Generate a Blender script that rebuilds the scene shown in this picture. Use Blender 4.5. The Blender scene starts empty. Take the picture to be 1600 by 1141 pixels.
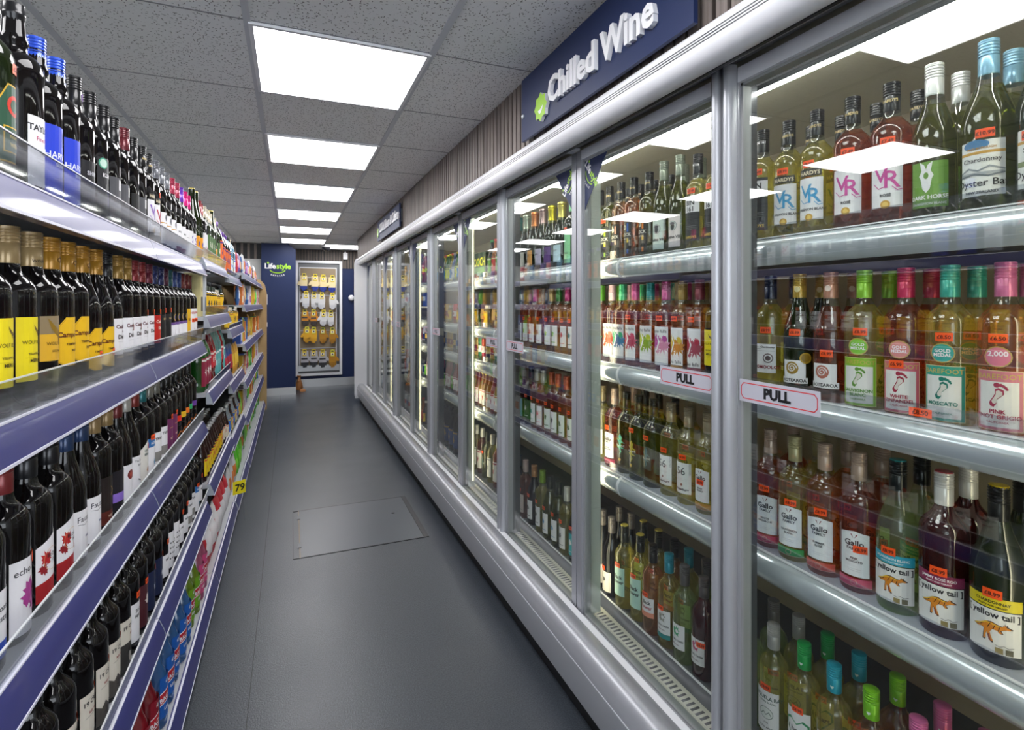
import bpy, bmesh, math, random
from math import sin, cos, pi, radians
from mathutils import Vector, geometry
random.seed(7)
S = bpy.context.scene
COL = S.collection

# ------------------------------------------------------------------ camera, world, exposure
cd = bpy.data.cameras.new('camera'); cam = bpy.data.objects.new('camera', cd); COL.objects.link(cam)
EYE = 1.37; CEIL = 2.2675
cam.location = (0, 0, EYE); cam.rotation_euler = (pi/2, 0, -0.3934)
cd.sensor_width = 36; cd.lens = 833.7/1600*36; cd.shift_y = (474.8-570.5)/1600; cd.clip_start = .02
S.camera = cam
w = bpy.data.worlds.new('world'); S.world = w; w.use_nodes = True
w.node_tree.nodes['Background'].inputs[0].default_value = (.86, .92, 1, 1)
w.node_tree.nodes['Background'].inputs[1].default_value = 3.2
S.view_settings.view_transform = 'Standard'; S.view_settings.look = 'None'; S.view_settings.gamma = 1
S.view_settings.exposure = 0.62; S.view_settings.use_curve_mapping = False
CY = S.cycles
CY.max_bounces = 10; CY.transparent_max_bounces = 40; CY.diffuse_bounces = 4; CY.glossy_bounces = 4
CY.transmission_bounces = 4; CY.sample_clamp_indirect = 4; CY.caustics_reflective = False; CY.caustics_refractive = False
CY.use_denoising = True
LIGHT_PANEL = 8.0     # strength of the ceiling panels
LIGHT_TUBE = 9.0      # strength of the cooler's led tubes

# ------------------------------------------------------------------ materials
MATS = {}
def nodes(m):
    m.use_nodes = True; t = m.node_tree; return t, t.nodes['Principled BSDF']
def mat(key, rgb=(.8, .8, .8), rough=.5, metal=0, emit=0, spec=.5, coat=0):
    if key in MATS: return MATS[key]
    m = bpy.data.materials.new(key); t, b = nodes(m)
    b.inputs['Base Color'].default_value = (*rgb, 1); b.inputs['Roughness'].default_value = rough
    b.inputs['Metallic'].default_value = metal; b.inputs['Specular IOR Level'].default_value = spec
    b.inputs['Coat Weight'].default_value = coat; b.inputs['Coat Roughness'].default_value = .06
    if emit:
        b.inputs['Emission Color'].default_value = (*rgb, 1); b.inputs['Emission Strength'].default_value = emit
    MATS[key] = m; return m
def hexc(h):
    h = h.lstrip('#'); v = [int(h[i:i+2], 16)/255 for i in (0, 2, 4)]
    return tuple(x/12.92 if x <= .04045 else ((x+.055)/1.055)**2.4 for x in v)
def paper(h): return mat('paper_'+h, hexc(h), .42)
def capm(h): return mat('cap_'+h, hexc(h), .28, .25, coat=.3)
def foil(h): return mat('foil_'+h, hexc(h), .3, .75)
def schlick(t, lo, hi=1.0):
    N = t.nodes.new; g = N('ShaderNodeNewGeometry'); d = N('ShaderNodeVectorMath'); d.operation = 'DOT_PRODUCT'
    t.links.new(g.outputs['Incoming'], d.inputs[0]); t.links.new(g.outputs['Normal'], d.inputs[1])
    def mth(op, a, bval):
        n = N('ShaderNodeMath'); n.operation = op; n.use_clamp = False
        if isinstance(a, float): n.inputs[0].default_value = a
        else: t.links.new(a, n.inputs[0])
        if bval is not None:
            if isinstance(bval, float): n.inputs[1].default_value = bval
            else: t.links.new(bval, n.inputs[1])
        return n.outputs[0]
    a = mth('ABSOLUTE', d.outputs['Value'], None); a = mth('SUBTRACT', 1.0, a); a = mth('POWER', a, 5.0)
    a = mth('MULTIPLY', a, hi-lo); return mth('ADD', a, lo)
def sheet(key, tint, refl=.05, body=None, fac=0, rough=.02):
    """thin clear sheet or bottle wall: see-through colour, optional cloudy body colour, mirror-like sheen"""
    if key in MATS: return MATS[key]
    m = bpy.data.materials.new(key); m.use_nodes = True; t = m.node_tree; t.nodes.clear(); N = t.nodes.new
    out = N('ShaderNodeOutputMaterial'); tr = N('ShaderNodeBsdfTransparent'); tr.inputs[0].default_value = (*tint, 1)
    base = tr.outputs[0]
    if body:
        df = N('ShaderNodeBsdfDiffuse'); df.inputs[0].default_value = (*body, 1)
        tl = N('ShaderNodeBsdfTranslucent'); tl.inputs[0].default_value = (*body, 1)
        a = N('ShaderNodeMixShader'); a.inputs[0].default_value = .6
        t.links.new(df.outputs[0], a.inputs[1]); t.links.new(tl.outputs[0], a.inputs[2])
        b = N('ShaderNodeMixShader'); b.inputs[0].default_value = fac
        t.links.new(base, b.inputs[1]); t.links.new(a.outputs[0], b.inputs[2]); base = b.outputs[0]
    gl = N('ShaderNodeBsdfGlossy'); gl.inputs['Roughness'].default_value = rough; gl.inputs[0].default_value = (1, 1, 1, 1)
    mx = N('ShaderNodeMixShader'); t.links.new(schlick(t, refl), mx.inputs[0])
    t.links.new(base, mx.inputs[1]); t.links.new(gl.outputs[0], mx.inputs[2]); t.links.new(mx.outputs[0], out.inputs[0])
    MATS[key] = m; return m
GLASS = dict(
    dark=mat('glass_dark', (.005, .004, .004), .05, 0, spec=.42),
    green=sheet('glass_green', (.10, .16, .05), .06, (.05, .075, .02), .45, .04),
    olive=sheet('glass_olive', (.42, .46, .10), .06, (.34, .34, .05), .18, .04),
    white=sheet('wine_white', (.86, .82, .34), .06, (.90, .82, .28), .16, .04),
    pale=sheet('wine_pale', (.74, .86, .52), .06, (.65, .78, .40), .15, .04),
    rose=sheet('wine_rose', (.75, .34, .20), .06, (.70, .24, .14), .14, .04),
    peach=sheet('wine_peach', (.85, .52, .26), .06, (.85, .48, .22), .14, .04),
    red=sheet('wine_red', (.28, .05, .04), .06, (.25, .03, .03), .25, .04),
    clear=sheet('glass_clear', (.86, .90, .86), .06, None, 0, .03))
PANE = sheet('door_glass', (.95, .975, .96), .065, None, 0, .0)
ACRYL = sheet('clear_acrylic', (.86, .88, .91), .045, (.55, .57, .62), .06, .05)
ALU = mat('satin_aluminium', (.40, .41, .44), .33, .35)
ALUW = mat('pale_aluminium', (.84, .845, .88), .35, .05)
STEEL = mat('polished_rail', (.70, .75, .80), .2, .55)
GREY = mat('dark_grey_metal', (.10, .105, .115), .4, .4)
BLACK = mat('black_plastic', (.008, .008, .009), .5)
GASK = mat('door_gasket', (.30, .31, .31), .6)
NAVY = mat('navy_board', hexc('#16264f'), .5, spec=.35)
WHITE = mat('white_plastic', (.82, .82, .84), .4)
LIME = mat('lime_green', hexc('#9bd01e'), .4)
INK = paper('#1a1a1c')
MULL = mat('mullion_cover', (.50, .54, .48), .5)
LEDS = mat('led_warm_edge', (1, .86, .50), .5, emit=2.2)
LED = mat('cooler_led', (1, .90, .66), .5, emit=LIGHT_TUBE*.75)
LEDW = mat('cooler_led_white', (1, .98, .93), .5, emit=LIGHT_TUBE*2.6)

# ------------------------------------------------------------------ mesh collector
class M:
    def __init__(s): s.v = []; s.f = []; s.mi = []; s.ms = []; s.sm = []
    def m(s, mt):
        if mt not in s.ms: s.ms.append(mt)
        return s.ms.index(mt)
    def add(s, vs, fs, mt, smooth=False):
        o = len(s.v); s.v += [tuple(p) for p in vs]; k = s.m(mt)
        for f in fs: s.f.append([i+o for i in f]); s.mi.append(k); s.sm.append(smooth)
        return s
    def box(s, x0, x1, y0, y1, z0, z1, mt):
        x0, x1 = sorted((x0, x1)); y0, y1 = sorted((y0, y1)); z0, z1 = sorted((z0, z1))
        v = [(x, y, z) for z in (z0, z1) for x, y in ((x0, y0), (x1, y0), (x1, y1), (x0, y1))]
        return s.add(v, [(3, 2, 1, 0), (4, 5, 6, 7), (0, 1, 5, 4), (1, 2, 6, 5), (2, 3, 7, 6), (3, 0, 4, 7)], mt)
    def prism(s, prof, a0, a1, mt, axis='y', smooth=True, caps=True):
        """closed profile (p,q) swept along an axis: 'y' -> (p,Y,q); 'z' -> (p,q,Z); 'x' -> (X,p,q)"""
        n = len(prof)
        def P(p, q, a): return {'y': (p, a, q), 'z': (p, q, a), 'x': (a, p, q)}[axis]
        v = [P(p, q, a0) for p, q in prof]+[P(p, q, a1) for p, q in prof]
        s.add(v, [(i, (i+1) % n, n+(i+1) % n, n+i) for i in range(n)], mt, smooth)
        if caps: s.add(v, [tuple(range(n-1, -1, -1)), tuple(range(n, 2*n))], mt)
        return s
    def lathe(s, prof, mt, n=20, c=(0, 0), split=None, cap=True):
        v = []
        for r, z in prof:
            for k in range(n): v.append((c[0]+r*cos(2*pi*k/n), c[1]+r*sin(2*pi*k/n), z))
        fs, fs2 = [], []
        for j in range(len(prof)-1):
            L = fs2 if (split and (prof[j][1]+prof[j+1][1])/2 > split[0]) else fs
            for k in range(n): L.append((j*n+k, j*n+(k+1) % n, (j+1)*n+(k+1) % n, (j+1)*n+k))
        o = len(s.v); s.v += v
        for L, mm in ((fs, mt), (fs2, split[1] if split else mt)):
            k = s.m(mm)
            for f in L: s.f.append([i+o for i in f]); s.mi.append(k); s.sm.append(True)
        if cap:
            k = s.m(mt); s.f.append([o+i for i in range(n-1, -1, -1)]); s.mi.append(k); s.sm.append(False)
            j = len(prof)-1; s.f.append([o+j*n+i for i in range(n)]); s.mi.append(s.m(split[1] if split else mt)); s.sm.append(False)
        return s
    def tube(s, pts, r, mt, n=8):
        pts = [Vector(p) for p in pts]; v = []
        for i, p in enumerate(pts):
            d = (pts[min(i+1, len(pts)-1)]-pts[max(i-1, 0)]).normalized()
            a = d.orthogonal().normalized(); b = d.cross(a)
            v += [p+a*r*cos(2*pi*k/n)+b*r*sin(2*pi*k/n) for k in range(n)]
        fs = [(i*n+k, i*n+(k+1) % n, (i+1)*n+(k+1) % n, (i+1)*n+k) for i in range(len(pts)-1) for k in range(n)]
        s.add(v, fs, mt, True)
        return s.add(v, [tuple(range(n-1, -1, -1)), tuple(range(len(v)-n, len(v)))], mt)
    def mesh(s, name, ang=35):
        me = bpy.data.meshes.new(name); me.from_pydata(s.v, [], s.f)
        for mt in s.ms: me.materials.append(mt)
        me.polygons.foreach_set('material_index', s.mi); me.polygons.foreach_set('use_smooth', s.sm)
        me.update(); me.set_sharp_from_angle(angle=radians(ang)); return me
    def build(s, name, parent=None, label=None, cat=None, group=None, kind=None, loc=None, rz=0, ang=35):
        o = bpy.data.objects.new(name, s.mesh(name, ang)); COL.objects.link(o)
        if parent: o.parent = parent
        if loc: o.location = loc
        o.rotation_euler = (0, 0, rz)
        tag(o, label, cat, group, kind); return o
def tag(o, label=None, cat=None, group=None, kind=None):
    for k, v in (('label', label), ('category', cat), ('group', group), ('kind', kind)):
        if v: o[k] = v
    return o
def empty(name, loc, label, cat, group=None, rz=0, kind=None):
    o = bpy.data.objects.new(name, None); COL.objects.link(o); o.location = loc; o.rotation_euler = (0, 0, rz)
    o.empty_display_size = .05; return tag(o, label, cat, group, kind)
def struct(m_, name, **k): return m_.build(name, kind='structure', **k)

# ------------------------------------------------------------------ flat artwork (u right, z up) wrapped round a cylinder or laid on a plane
TXT = {}
def text_tris(body, bold=False):
    key = (body, bold)
    if key in TXT: return TXT[key]
    cu = bpy.data.curves.new('lettering', 'FONT'); cu.body = body; cu.size = 1; cu.align_x = 'CENTER'
    cu.resolution_u = 2; cu.offset = .030 if bold is True else (bold or .008)
    ob = bpy.data.objects.new('lettering', cu); COL.objects.link(ob)
    me = ob.to_mesh(); vs = [tuple(v.co) for v in me.vertices]
    me.calc_loop_triangles(); tr = [tuple(vs[i][:2] for i in t.vertices) for t in me.loop_triangles]
    ob.to_mesh_clear(); bpy.data.objects.remove(ob); bpy.data.curves.remove(cu)
    TXT[key] = tr; return tr
def clip(poly, axis, val, keep_gt):
    out = []
    for i in range(len(poly)):
        a, b = poly[i], poly[(i+1) % len(poly)]
        ia = (a[axis] >= val) == keep_gt; ib = (b[axis] >= val) == keep_gt
        if ia: out.append(a)
        if ia != ib:
            t = (val-a[axis])/(b[axis]-a[axis]); out.append((a[0]+(b[0]-a[0])*t, a[1]+(b[1]-a[1])*t))
    return out
def strips(tri, du):
    lo = min(p[0] for p in tri); hi = max(p[0] for p in tri)
    k0 = math.floor(lo/du); k1 = math.floor(hi/du-1e-9)
    if k1 <= k0: return [list(tri)]
    res = []; rest = list(tri)
    for k in range(k0, k1+1):
        p = clip(rest, 0, (k+1)*du, False) if k < k1 else rest
        if len(p) >= 3: res.append(p)
        if k < k1:
            rest = clip(rest, 0, (k+1)*du, True)
            if len(rest) < 3: break
    return res
def shapes(items, R=None):
    """-> list of (material, [convex polys in (u,z)]) in paint order"""
    out = []
    for it in items:
        k = it[0]
        if k == 'r':
            _, u0, u1, z0, z1, c = it; ps = [[(u0, z0), (u1, z0), (u1, z1), (u0, z1)]]
        elif k == 't':
            _, s_, u, z, size, c = it[:6]; bold = len(it) > 6 and it[6]; rot = it[7] if len(it) > 7 else 0; sx = it[8] if len(it) > 8 else 1
            ca, sa = cos(rot), sin(rot)
            ps = [[(u+(x*sx*ca-y*sa)*size, z+(x*sx*sa+y*ca)*size) for x, y in t] for t in text_tris(s_, bold)]
        elif k == 'd':
            _, u, z, r, c = it[:5]; q = it[5] if len(it) > 5 else 1
            ps = [[(u, z), (u+r*cos(a), z+r*q*sin(a)), (u+r*cos(a+pi/8), z+r*q*sin(a+pi/8))] for a in [i*pi/8 for i in range(16)]]
        elif k == 'p':
            _, pts, c = it[:3]; u, z, sc = (it[3:6] if len(it) > 3 else (0, 0, 1))
            q = [(u+a*sc, z+b*sc) for a, b in pts]
            ps = [[q[i] for i in t] for t in geometry.tessellate_polygon([[Vector((a, b, 0)) for a, b in q]])]
        elif k == 's':   # splash of leaves
            _, u, z, r, c, seed = it; rr = random.Random(seed); q = []
            for i in range(22):
                a = 2*pi*i/22; d = r*(rr.uniform(.70, 1.08) if i % 2 else rr.uniform(.42, .75)); q.append((u+d*cos(a)*.8, z+d*sin(a)))
            ps = [[q[i] for i in t] for t in geometry.tessellate_polygon([[Vector((a, b, 0)) for a, b in q]])]
        elif k == 'l':   # brush line
            _, pts, wd, c = it; ps = []
            for (a, b), (c2, d) in zip(pts, pts[1:]):
                L = math.hypot(c2-a, d-b) or 1; nx, nz = -(d-b)/L*wd/2, (c2-a)/L*wd/2; ex, ez = (c2-a)/L*wd*.3, (d-b)/L*wd*.3
                ps.append([(a+nx-ex, b+nz-ez), (a-nx-ex, b-nz-ez), (c2-nx+ex, d-nz+ez), (c2+nx+ex, d+nz+ez)])
        out.append((c if not isinstance(c, str) else paper(c), ps))
    return out
def wrap(m_, items, R, step=.00012, base=.0004, n_layer=None):
    for i, (mt, ps) in enumerate(shapes(items)):
        rr = R+base+step*i
        for p in ps:
            for q in strips(p, R*.22):
                m_.add([(rr*cos(u/R), rr*sin(u/R), z) for u, z in q], [tuple(range(len(q)))], mt, False)
    return m_
def lay(m_, items, org, U, V, N, step=.0002, base=.0004):
    org, U, V, N = map(Vector, (org, U, V, N))
    for i, (mt, ps) in enumerate(shapes(items)):
        for p in ps:
            m_.add([org+U*u+V*z+N*(base+step*i) for u, z in p], [tuple(range(len(p)))], mt, False)
    return m_
ROO = [(-1, .05), (-.8, .02), (-.55, .12), (-.3, .42), (0, .52), (.3, .42), (.5, .38), (.62, .42), (.6, .55), (.68, .46), (.74, .54), (.76, .42), (1, .30), (.98, .24), (.74, .24), (.6, .18), (.45, .1), (.55, -.08), (.42, -.1), (.3, .05), (.05, .05), (-.08, -.15), (-.02, -.45), (.1, -.75), (-.02, -.76), (-.16, -.45), (-.22, -.2), (-.3, -.42), (-.28, -.72), (-.42, -.72), (-.4, -.4), (-.36, -.05), (-.5, .0), (-.7, -.06)]
FOOT = [(-.55, -.9), (-.3, -1), (-.1, -.7), (-.1, -.35), (.15, -.1), (.42, .2), (.4, .55), (.05, .75), (-.2, .6), (-.2, .2), (-.42, -.25), (-.62, -.6)]
HEART = [(0, -.5), (.5, .05), (.48, .35), (.25, .48), (0, .28), (-.25, .48), (-.48, .35), (-.5, .05)]
LIZ = [(-.1, -1), (.15, -.6), (0, -.3), (.45, -.35), (.1, -.15), (.12, .2), (.5, .15), (.15, .4), (.2, .7), (0, 1), (-.2, .7), (-.1, .4), (-.5, .5), (-.15, .2), (-.12, -.15), (-.5, -.2), (-.12, -.35), (0, -.6)]
EAGLE = [(-1, 1), (-.75, .2), (-.3, -.3), (0, -.5), (.2, -.9), (.35, -1), (.3, -.6), (.6, -.5), (1, -.7), (.7, -.3), (.5, -.2), (.3, 0), (0, .1), (-.4, .4)]
STAR = [(cos(2*pi*i/16)*(1 if i % 2 == 0 else .8), sin(2*pi*i/16)*(1 if i % 2 == 0 else .8)) for i in range(16)]

def life_logo(s=1.0, u=0, z=0, rot=0):
    """lifestyle express lettering with the smile"""
    W, G = WHITE, LIME; ca, sa = cos(rot), sin(rot)
    def R_(a, b): return (u+(a*ca-b*sa)*s, z+(a*sa+b*ca)*s)
    it = []
    for tx, a, c in (('Life', -.265, W), ('style', .245, G)):
        p = R_(a, 0); it.append(('t', tx, p[0], p[1], .30*s, c, True, rot))
    p = R_(-.345, .235); it.append(('d', p[0], p[1], .04*s, G))
    pts = [R_(.02+.30*cos(a), -.02+.16*sin(a)) for a in [radians(200+14*i) for i in range(11)]]
    it.append(('l', pts, .045*s, G))
    for i, ch in enumerate('EXPRESS'):
        a = radians(-90+(i-3)*11.5); p = R_(.02+.44*cos(a), -.0+.30*sin(a)-.03); it.append(('t', ch, p[0], p[1], .085*s, W, True, rot+radians((i-3)*9)))
    return it
ORD = 'first second third fourth fifth sixth seventh eighth ninth tenth eleventh twelfth thirteenth fourteenth fifteenth sixteenth seventeenth eighteenth nineteenth twentieth twenty-first twenty-second twenty-third twenty-fourth twenty-fifth twenty-sixth twenty-seventh twenty-eighth twenty-ninth thirtieth'.split()
# ------------------------------------------------------------------ room
def spx(t, typ, **kw):
    n = t.nodes.new(typ)
    for k, v in kw.items(): setattr(n, k, v)
    return n
def ceiling_mat():
    m = bpy.data.materials.new('mineral_tile'); t, b = nodes(m); L = t.links.new
    tc = spx(t, 'ShaderNodeTexCoord'); out = None
    for sc, th, rot in (((120, 48, 1), .20, .5), ((50, 130, 1), .20, -.35)):
        mp = spx(t, 'ShaderNodeMapping'); mp.inputs['Scale'].default_value = sc; mp.inputs['Rotation'].default_value = (0, 0, rot)
        L(tc.outputs['Object'], mp.inputs[0])
        v = spx(t, 'ShaderNodeTexVoronoi'); v.inputs['Scale'].default_value = 1; v.inputs['Randomness'].default_value = 1
        L(mp.outputs[0], v.inputs['Vector'])
        r = spx(t, 'ShaderNodeMath', operation='LESS_THAN'); r.inputs[1].default_value = th; L(v.outputs['Distance'], r.inputs[0])
        if out is None: out = r.outputs[0]
        else:
            mx = spx(t, 'ShaderNodeMath', operation='MAXIMUM'); L(out, mx.inputs[0]); L(r.outputs[0], mx.inputs[1]); out = mx.outputs[0]
    no = spx(t, 'ShaderNodeTexNoise'); no.inputs['Scale'].default_value = 220; L(tc.outputs['Object'], no.inputs['Vector'])
    c1 = spx(t, 'ShaderNodeMix', data_type='RGBA'); c1.inputs['A'].default_value = (.88, .88, .87, 1); c1.inputs['B'].default_value = (.95, .95, .94, 1)
    L(no.outputs['Fac'], c1.inputs['Factor'])
    c2 = spx(t, 'ShaderNodeMix', data_type='RGBA'); c2.inputs['B'].default_value = (.22, .21, .20, 1)
    L(out, c2.inputs['Factor']); L(c1.outputs['Result'], c2.inputs['A']); L(c2.outputs['Result'], b.inputs['Base Color'])
    b.inputs['Roughness'].default_value = .95
    return m
def floor_mat():
    m = bpy.data.materials.new('grey_vinyl'); t, b = nodes(m); L = t.links.new
    tc = spx(t, 'ShaderNodeTexCoord'); no = spx(t, 'ShaderNodeTexNoise'); no.inputs['Scale'].default_value = 210; no.inputs['Detail'].default_value = 3
    n2 = spx(t, 'ShaderNodeTexNoise'); n2.inputs['Scale'].default_value = 2.2; n2.inputs['Detail'].default_value = 4
    L(tc.outputs['Object'], no.inputs['Vector']); L(tc.outputs['Object'], n2.inputs['Vector'])
    cr = spx(t, 'ShaderNodeValToRGB'); cr.color_ramp.elements[0].position = .35; cr.color_ramp.elements[0].color = (.022, .027, .035, 1)
    cr.color_ramp.elements[1].position = .72; cr.color_ramp.elements[1].color = (.060, .070, .085, 1)
    L(no.outputs['Fac'], cr.inputs[0]); L(cr.outputs[0], b.inputs['Base Color'])
    r = spx(t, 'ShaderNodeMapRange'); r.inputs['To Min'].default_value = .27; r.inputs['To Max'].default_value = .42
    L(n2.outputs['Fac'], r.inputs[0]); L(r.outputs[0], b.inputs['Roughness'])
    bp = spx(t, 'ShaderNodeBump'); bp.inputs['Strength'].default_value = .35; bp.inputs['Distance'].default_value = .002
    L(no.outputs['Fac'], bp.inputs['Height']); L(bp.outputs[0], b.inputs['Normal'])
    return m
def wood_mat(key, a, b_, sc=(60, 60, 3)):
    m = bpy.data.materials.new(key); t, b = nodes(m); L = t.links.new
    tc = spx(t, 'ShaderNodeTexCoord'); mp = spx(t, 'ShaderNodeMapping'); mp.inputs['Scale'].default_value = sc
    no = spx(t, 'ShaderNodeTexNoise'); no.inputs['Scale'].default_value = 1; no.inputs['Detail'].default_value = 5
    L(tc.outputs['Object'], mp.inputs[0]); L(mp.outputs[0], no.inputs['Vector'])
    cr = spx(t, 'ShaderNodeValToRGB'); cr.color_ramp.elements[0].position = .3; cr.color_ramp.elements[0].color = (*a, 1)
    cr.color_ramp.elements[1].position = .7; cr.color_ramp.elements[1].color = (*b_, 1)
    L(no.outputs['Fac'], cr.inputs[0]); L(cr.outputs[0], b.inputs['Base Color']); b.inputs['Roughness'].default_value = .55
    MATS[key] = m; return m
FLOOR = floor_mat(); TILE = ceiling_mat()
SLAT = wood_mat('slat_walnut', hexc('#544a45'), hexc('#857a74'))
SLATD = wood_mat('slat_walnut_dark', hexc('#3f3630'), hexc('#6a5e55'))
PINE = wood_mat('end_panel_wood', hexc('#a8895c'), hexc('#c4a574'), (8, 30, 3))
TBAR = mat('ceiling_tbar', (.62, .63, .66), .6)
WALLM = mat('painted_wall', (.55, .55, .54), .7)
SKIRT = mat('steel_skirting', (.55, .56, .57), .32, .8)

struct(M().box(-3.5, 2.4, -2.5, 9.6, -.08, 0, FLOOR), 'floor')
struct(M().box(-.1335, -.1305, .3, 9.3, 0, .0006, mat('seam', (.012, .013, .015), .5)), 'trim_1', label='thin welded seam running along the grey vinyl floor')
# ceiling: slab of tiles with a T-bar grid; left free where the light panels sit
GX, GY = -.128, 1.885
struct(M().box(-3.5, 2.4, -2.5, 9.6, CEIL+.004, CEIL+.10, TILE), 'ceiling')
g = M()
for i in range(-5, 5):
    x = GX+.6*i; g.box(x-.011, x+.011, -2.5, 9.6, CEIL-.0005, CEIL+.004, TBAR)
for j in range(-7, 13):
    y = GY+.6*j; g.box(-3.5, 2.4, y-.0035, y+.0035, CEIL+.0030, CEIL+.004, mat('tee_painted_shadow', (.30, .30, .31), .7))  # cross tees: their thin shadow lines are put in as dark strips
struct(g, 'trim_2', label='pale metal grid with painted shadow lines between the ceiling tiles')
PANEL = mat('light_diffuser', (1, .99, 1), .5, emit=LIGHT_PANEL)
def ceiling_light(x, y, lab):
    t = empty('ceiling_light', (x, y, CEIL), lab, 'light', 'square ceiling light panels')
    f = M(); o, i_ = .297, .283
    for a in (-1, 1):
        f.box(a*i_, a*o, -o, o, -.006, .0035, WHITE); f.box(-i_, i_, a*i_, a*o, -.006, .0035, WHITE)
    f.build('frame', t)
    M().box(-i_+.001, i_-.001, -i_+.001, i_-.001, -.004, .003, PANEL).build('diffuser', t)
cx = GX+.3
for k, lab in enumerate(['large bright square ceiling panel nearest the camera, above the aisle', 'second square ceiling light panel down the aisle', 'third square ceiling light panel down the aisle', 'fourth square ceiling light panel down the aisle', 'fifth square ceiling light panel down the aisle', 'sixth and furthest square ceiling panel of the straight aisle row']):
    ceiling_light(cx, GY+.3+1.2*k, lab)
ceiling_light(cx+.6, GY+.3+6.6, 'square ceiling light panel set to the right beyond the coolers')
for k in (1, 2): ceiling_light(cx, GY+.3-1.2*k, 'square ceiling light panel above the camera, mirrored in the cooler glass'.replace('above', 'just above' if k == 1 else 'behind and above'))
for k in range(-1, 6): ceiling_light(cx-1.5, GY+.3+1.2*k, f'square ceiling light panel over the next aisle left, {ORD[k+1]} from the front')
# walls
def slat_wall(m_, a0, a1, z0, z1, fixed, axis, mt, facing, back=BLACK, pitch=.045):
    if axis == 'y': m_.box(fixed, fixed+.05*facing, a0, a1, z0, z1, back)
    else: m_.box(a0, a1, fixed, fixed+.05*facing, z0, z1, back)
    a = a0
    while a < a1-.034:
        if axis == 'y': m_.box(fixed-.012*facing, fixed-.0005*facing, a, a+.033, z0, z1, mt)
        else: m_.box(a, a+.033, fixed-.012*facing, fixed-.0005*facing, z0, z1, mt)
        a += pitch
    return m_
sw = slat_wall(M(), -.6, 7.79, 1.985, CEIL+.003, .882, 'y', SLAT, 1)
sw.box(.935, 1.85, 7.74, 7.79, 2.005, CEIL+.003, SLATD)
struct(sw, 'wall_right', label='bulkhead of vertical walnut slats above the glass coolers')
wb = M(); wb.box(.072, 2.4, 9.42, 9.6, 0, 1.965, NAVY); wb.box(.072, 2.4, 9.42, 9.6, 1.965, CEIL+.003, BLACK)
slat_wall(wb, .075, 2.3, 1.965, CEIL+.003, 9.415, 'x', SLATD, 1)
struct(wb, 'wall_back', label='navy back wall with dark vertical slats above')
bp = M()
pr = [(-.40, 0), (.072, 0), (.072, 2.18), (-.03, CEIL+.003), (-.40, CEIL+.003)]
n = len(pr); v = [(x, 8.70, z) for x, z in pr]+[(x, 9.60, z) for x, z in pr]
bp.add(v, [tuple(range(n)), tuple(range(2*n-1, n-1, -1))]+[((i+1) % n, i, n+i, n+(i+1) % n) for i in range(n)], NAVY)
struct(bp, 'wall_left', label='navy partition with clipped top corner beside the doorway')
wl = M(); wl.box(-3.6, -3.5, -2.5, 9.6, 0, CEIL+.09, WALLM); wl.box(-3.5, -.41, 8.80, 8.95, 0, 2.04, WALLM)
wl.box(-3.5, -.41, 8.80, 8.95, 2.04, CEIL+.003, BLACK); slat_wall(wl, -2.3, -.43, 2.04, CEIL+.003, 8.795, 'x', SLAT, 1, pitch=.09)
struct(wl, 'wall_far_left')
struct(M().box(2.4, 2.5, -2.5, 9.6, 0, CEIL+.09, WALLM).box(-3.5, 2.4, -2.6, -2.5, 0, .9, WALLM), 'wall_far_right')
struct(M().box(-.402, .074, 8.688, 8.70, 0, .115, SKIRT).box(.0725, .078, 8.69, 9.41, 0, .115, SKIRT), 'baseboard_left')
struct(M().box(.08, 2.4, 9.405, 9.418, 0, .13, SKIRT), 'baseboard_back')
lg = lay(M(), life_logo(.36), (-.185, 8.70, 1.895), (1, 0, 0), (0, 0, 1), (0, -1, 0), .0008, .001)
lg.build('wall_logo', label='white and lime lettering with a smile line on the navy partition', cat='logo')
dc = M(); dc.lathe([(.0, -.085), (.03, -.08), (.05, -.062), (.062, -.035), (.064, -.02), (.064, -.018)], mat('smoked_dome', (.03, .03, .035), .08, coat=.5), 20, cap=False)
dc = dc.build('dome', None); dome = empty('security_camera', (.51, 8.70, CEIL-.002), 'small dark dome camera under the ceiling before the doorway', 'camera'); dc.parent = dome
M().lathe([(.072, -.02), (.075, -.012), (.075, 0)], WHITE, 24).build('mount', dome)
sn = empty('motion_sensor', (.852, 9.402, 2.17), 'small white sensor box on the dark slats right of the doorway', 'sensor')
M().box(-.035, .035, -.05, 0, -.055, .055, WHITE).build('housing', sn); M().lathe([(.02, .055), (.012, .075)], WHITE, 12, (0, -.02)).build('bracket', sn)
kb = M().lathe([(.025, 0), (.045, .012), (.05, .03), (.035, .05), (.01, .058)], WHITE, 16)
kb = kb.build('wall_alarm', label='round white fitting on the navy wall beside the far cooler', cat='alarm', loc=(.952, 9.42, 1.47)); kb.rotation_euler = (pi/2, 0, 0)

# doorway with glove display
DOORM = mat('grey_door_paint', (.14, .145, .15), .45, .2)
dr = empty('door_1', (0, 0, 0), 'grey metal doorway holding a tan pegboard of work gloves', 'door', kind='structure')
fr = M(); x0, x1, z0, z1, th = .075, .80, .185, 2.08, .04
for a, b, c, d in ((x0, x0+th, z0, z1), (x1-th, x1, z0, z1), (x0+th, x1-th, z1-th, z1), (x0+th, x1-th, z0, z0+th)): fr.box(a, b, 9.36, 9.4195, c, d, ALUW)
fr.build('door_frame', dr)
M().box(x0+th, x1-th, 9.395, 9.4195, z0+th, z1-th, DOORM).build('door_leaf', dr)
lt = M().box(.72, .755, 9.378, 9.3945, .95, 1.35, GREY); lt.tube([(.737, 9.378, 1.02), (.737, 9.355, 1.03), (.737, 9.355, 1.27), (.737, 9.378, 1.28)], .009, GREY); lt.build('door_handle', dr)
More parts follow.
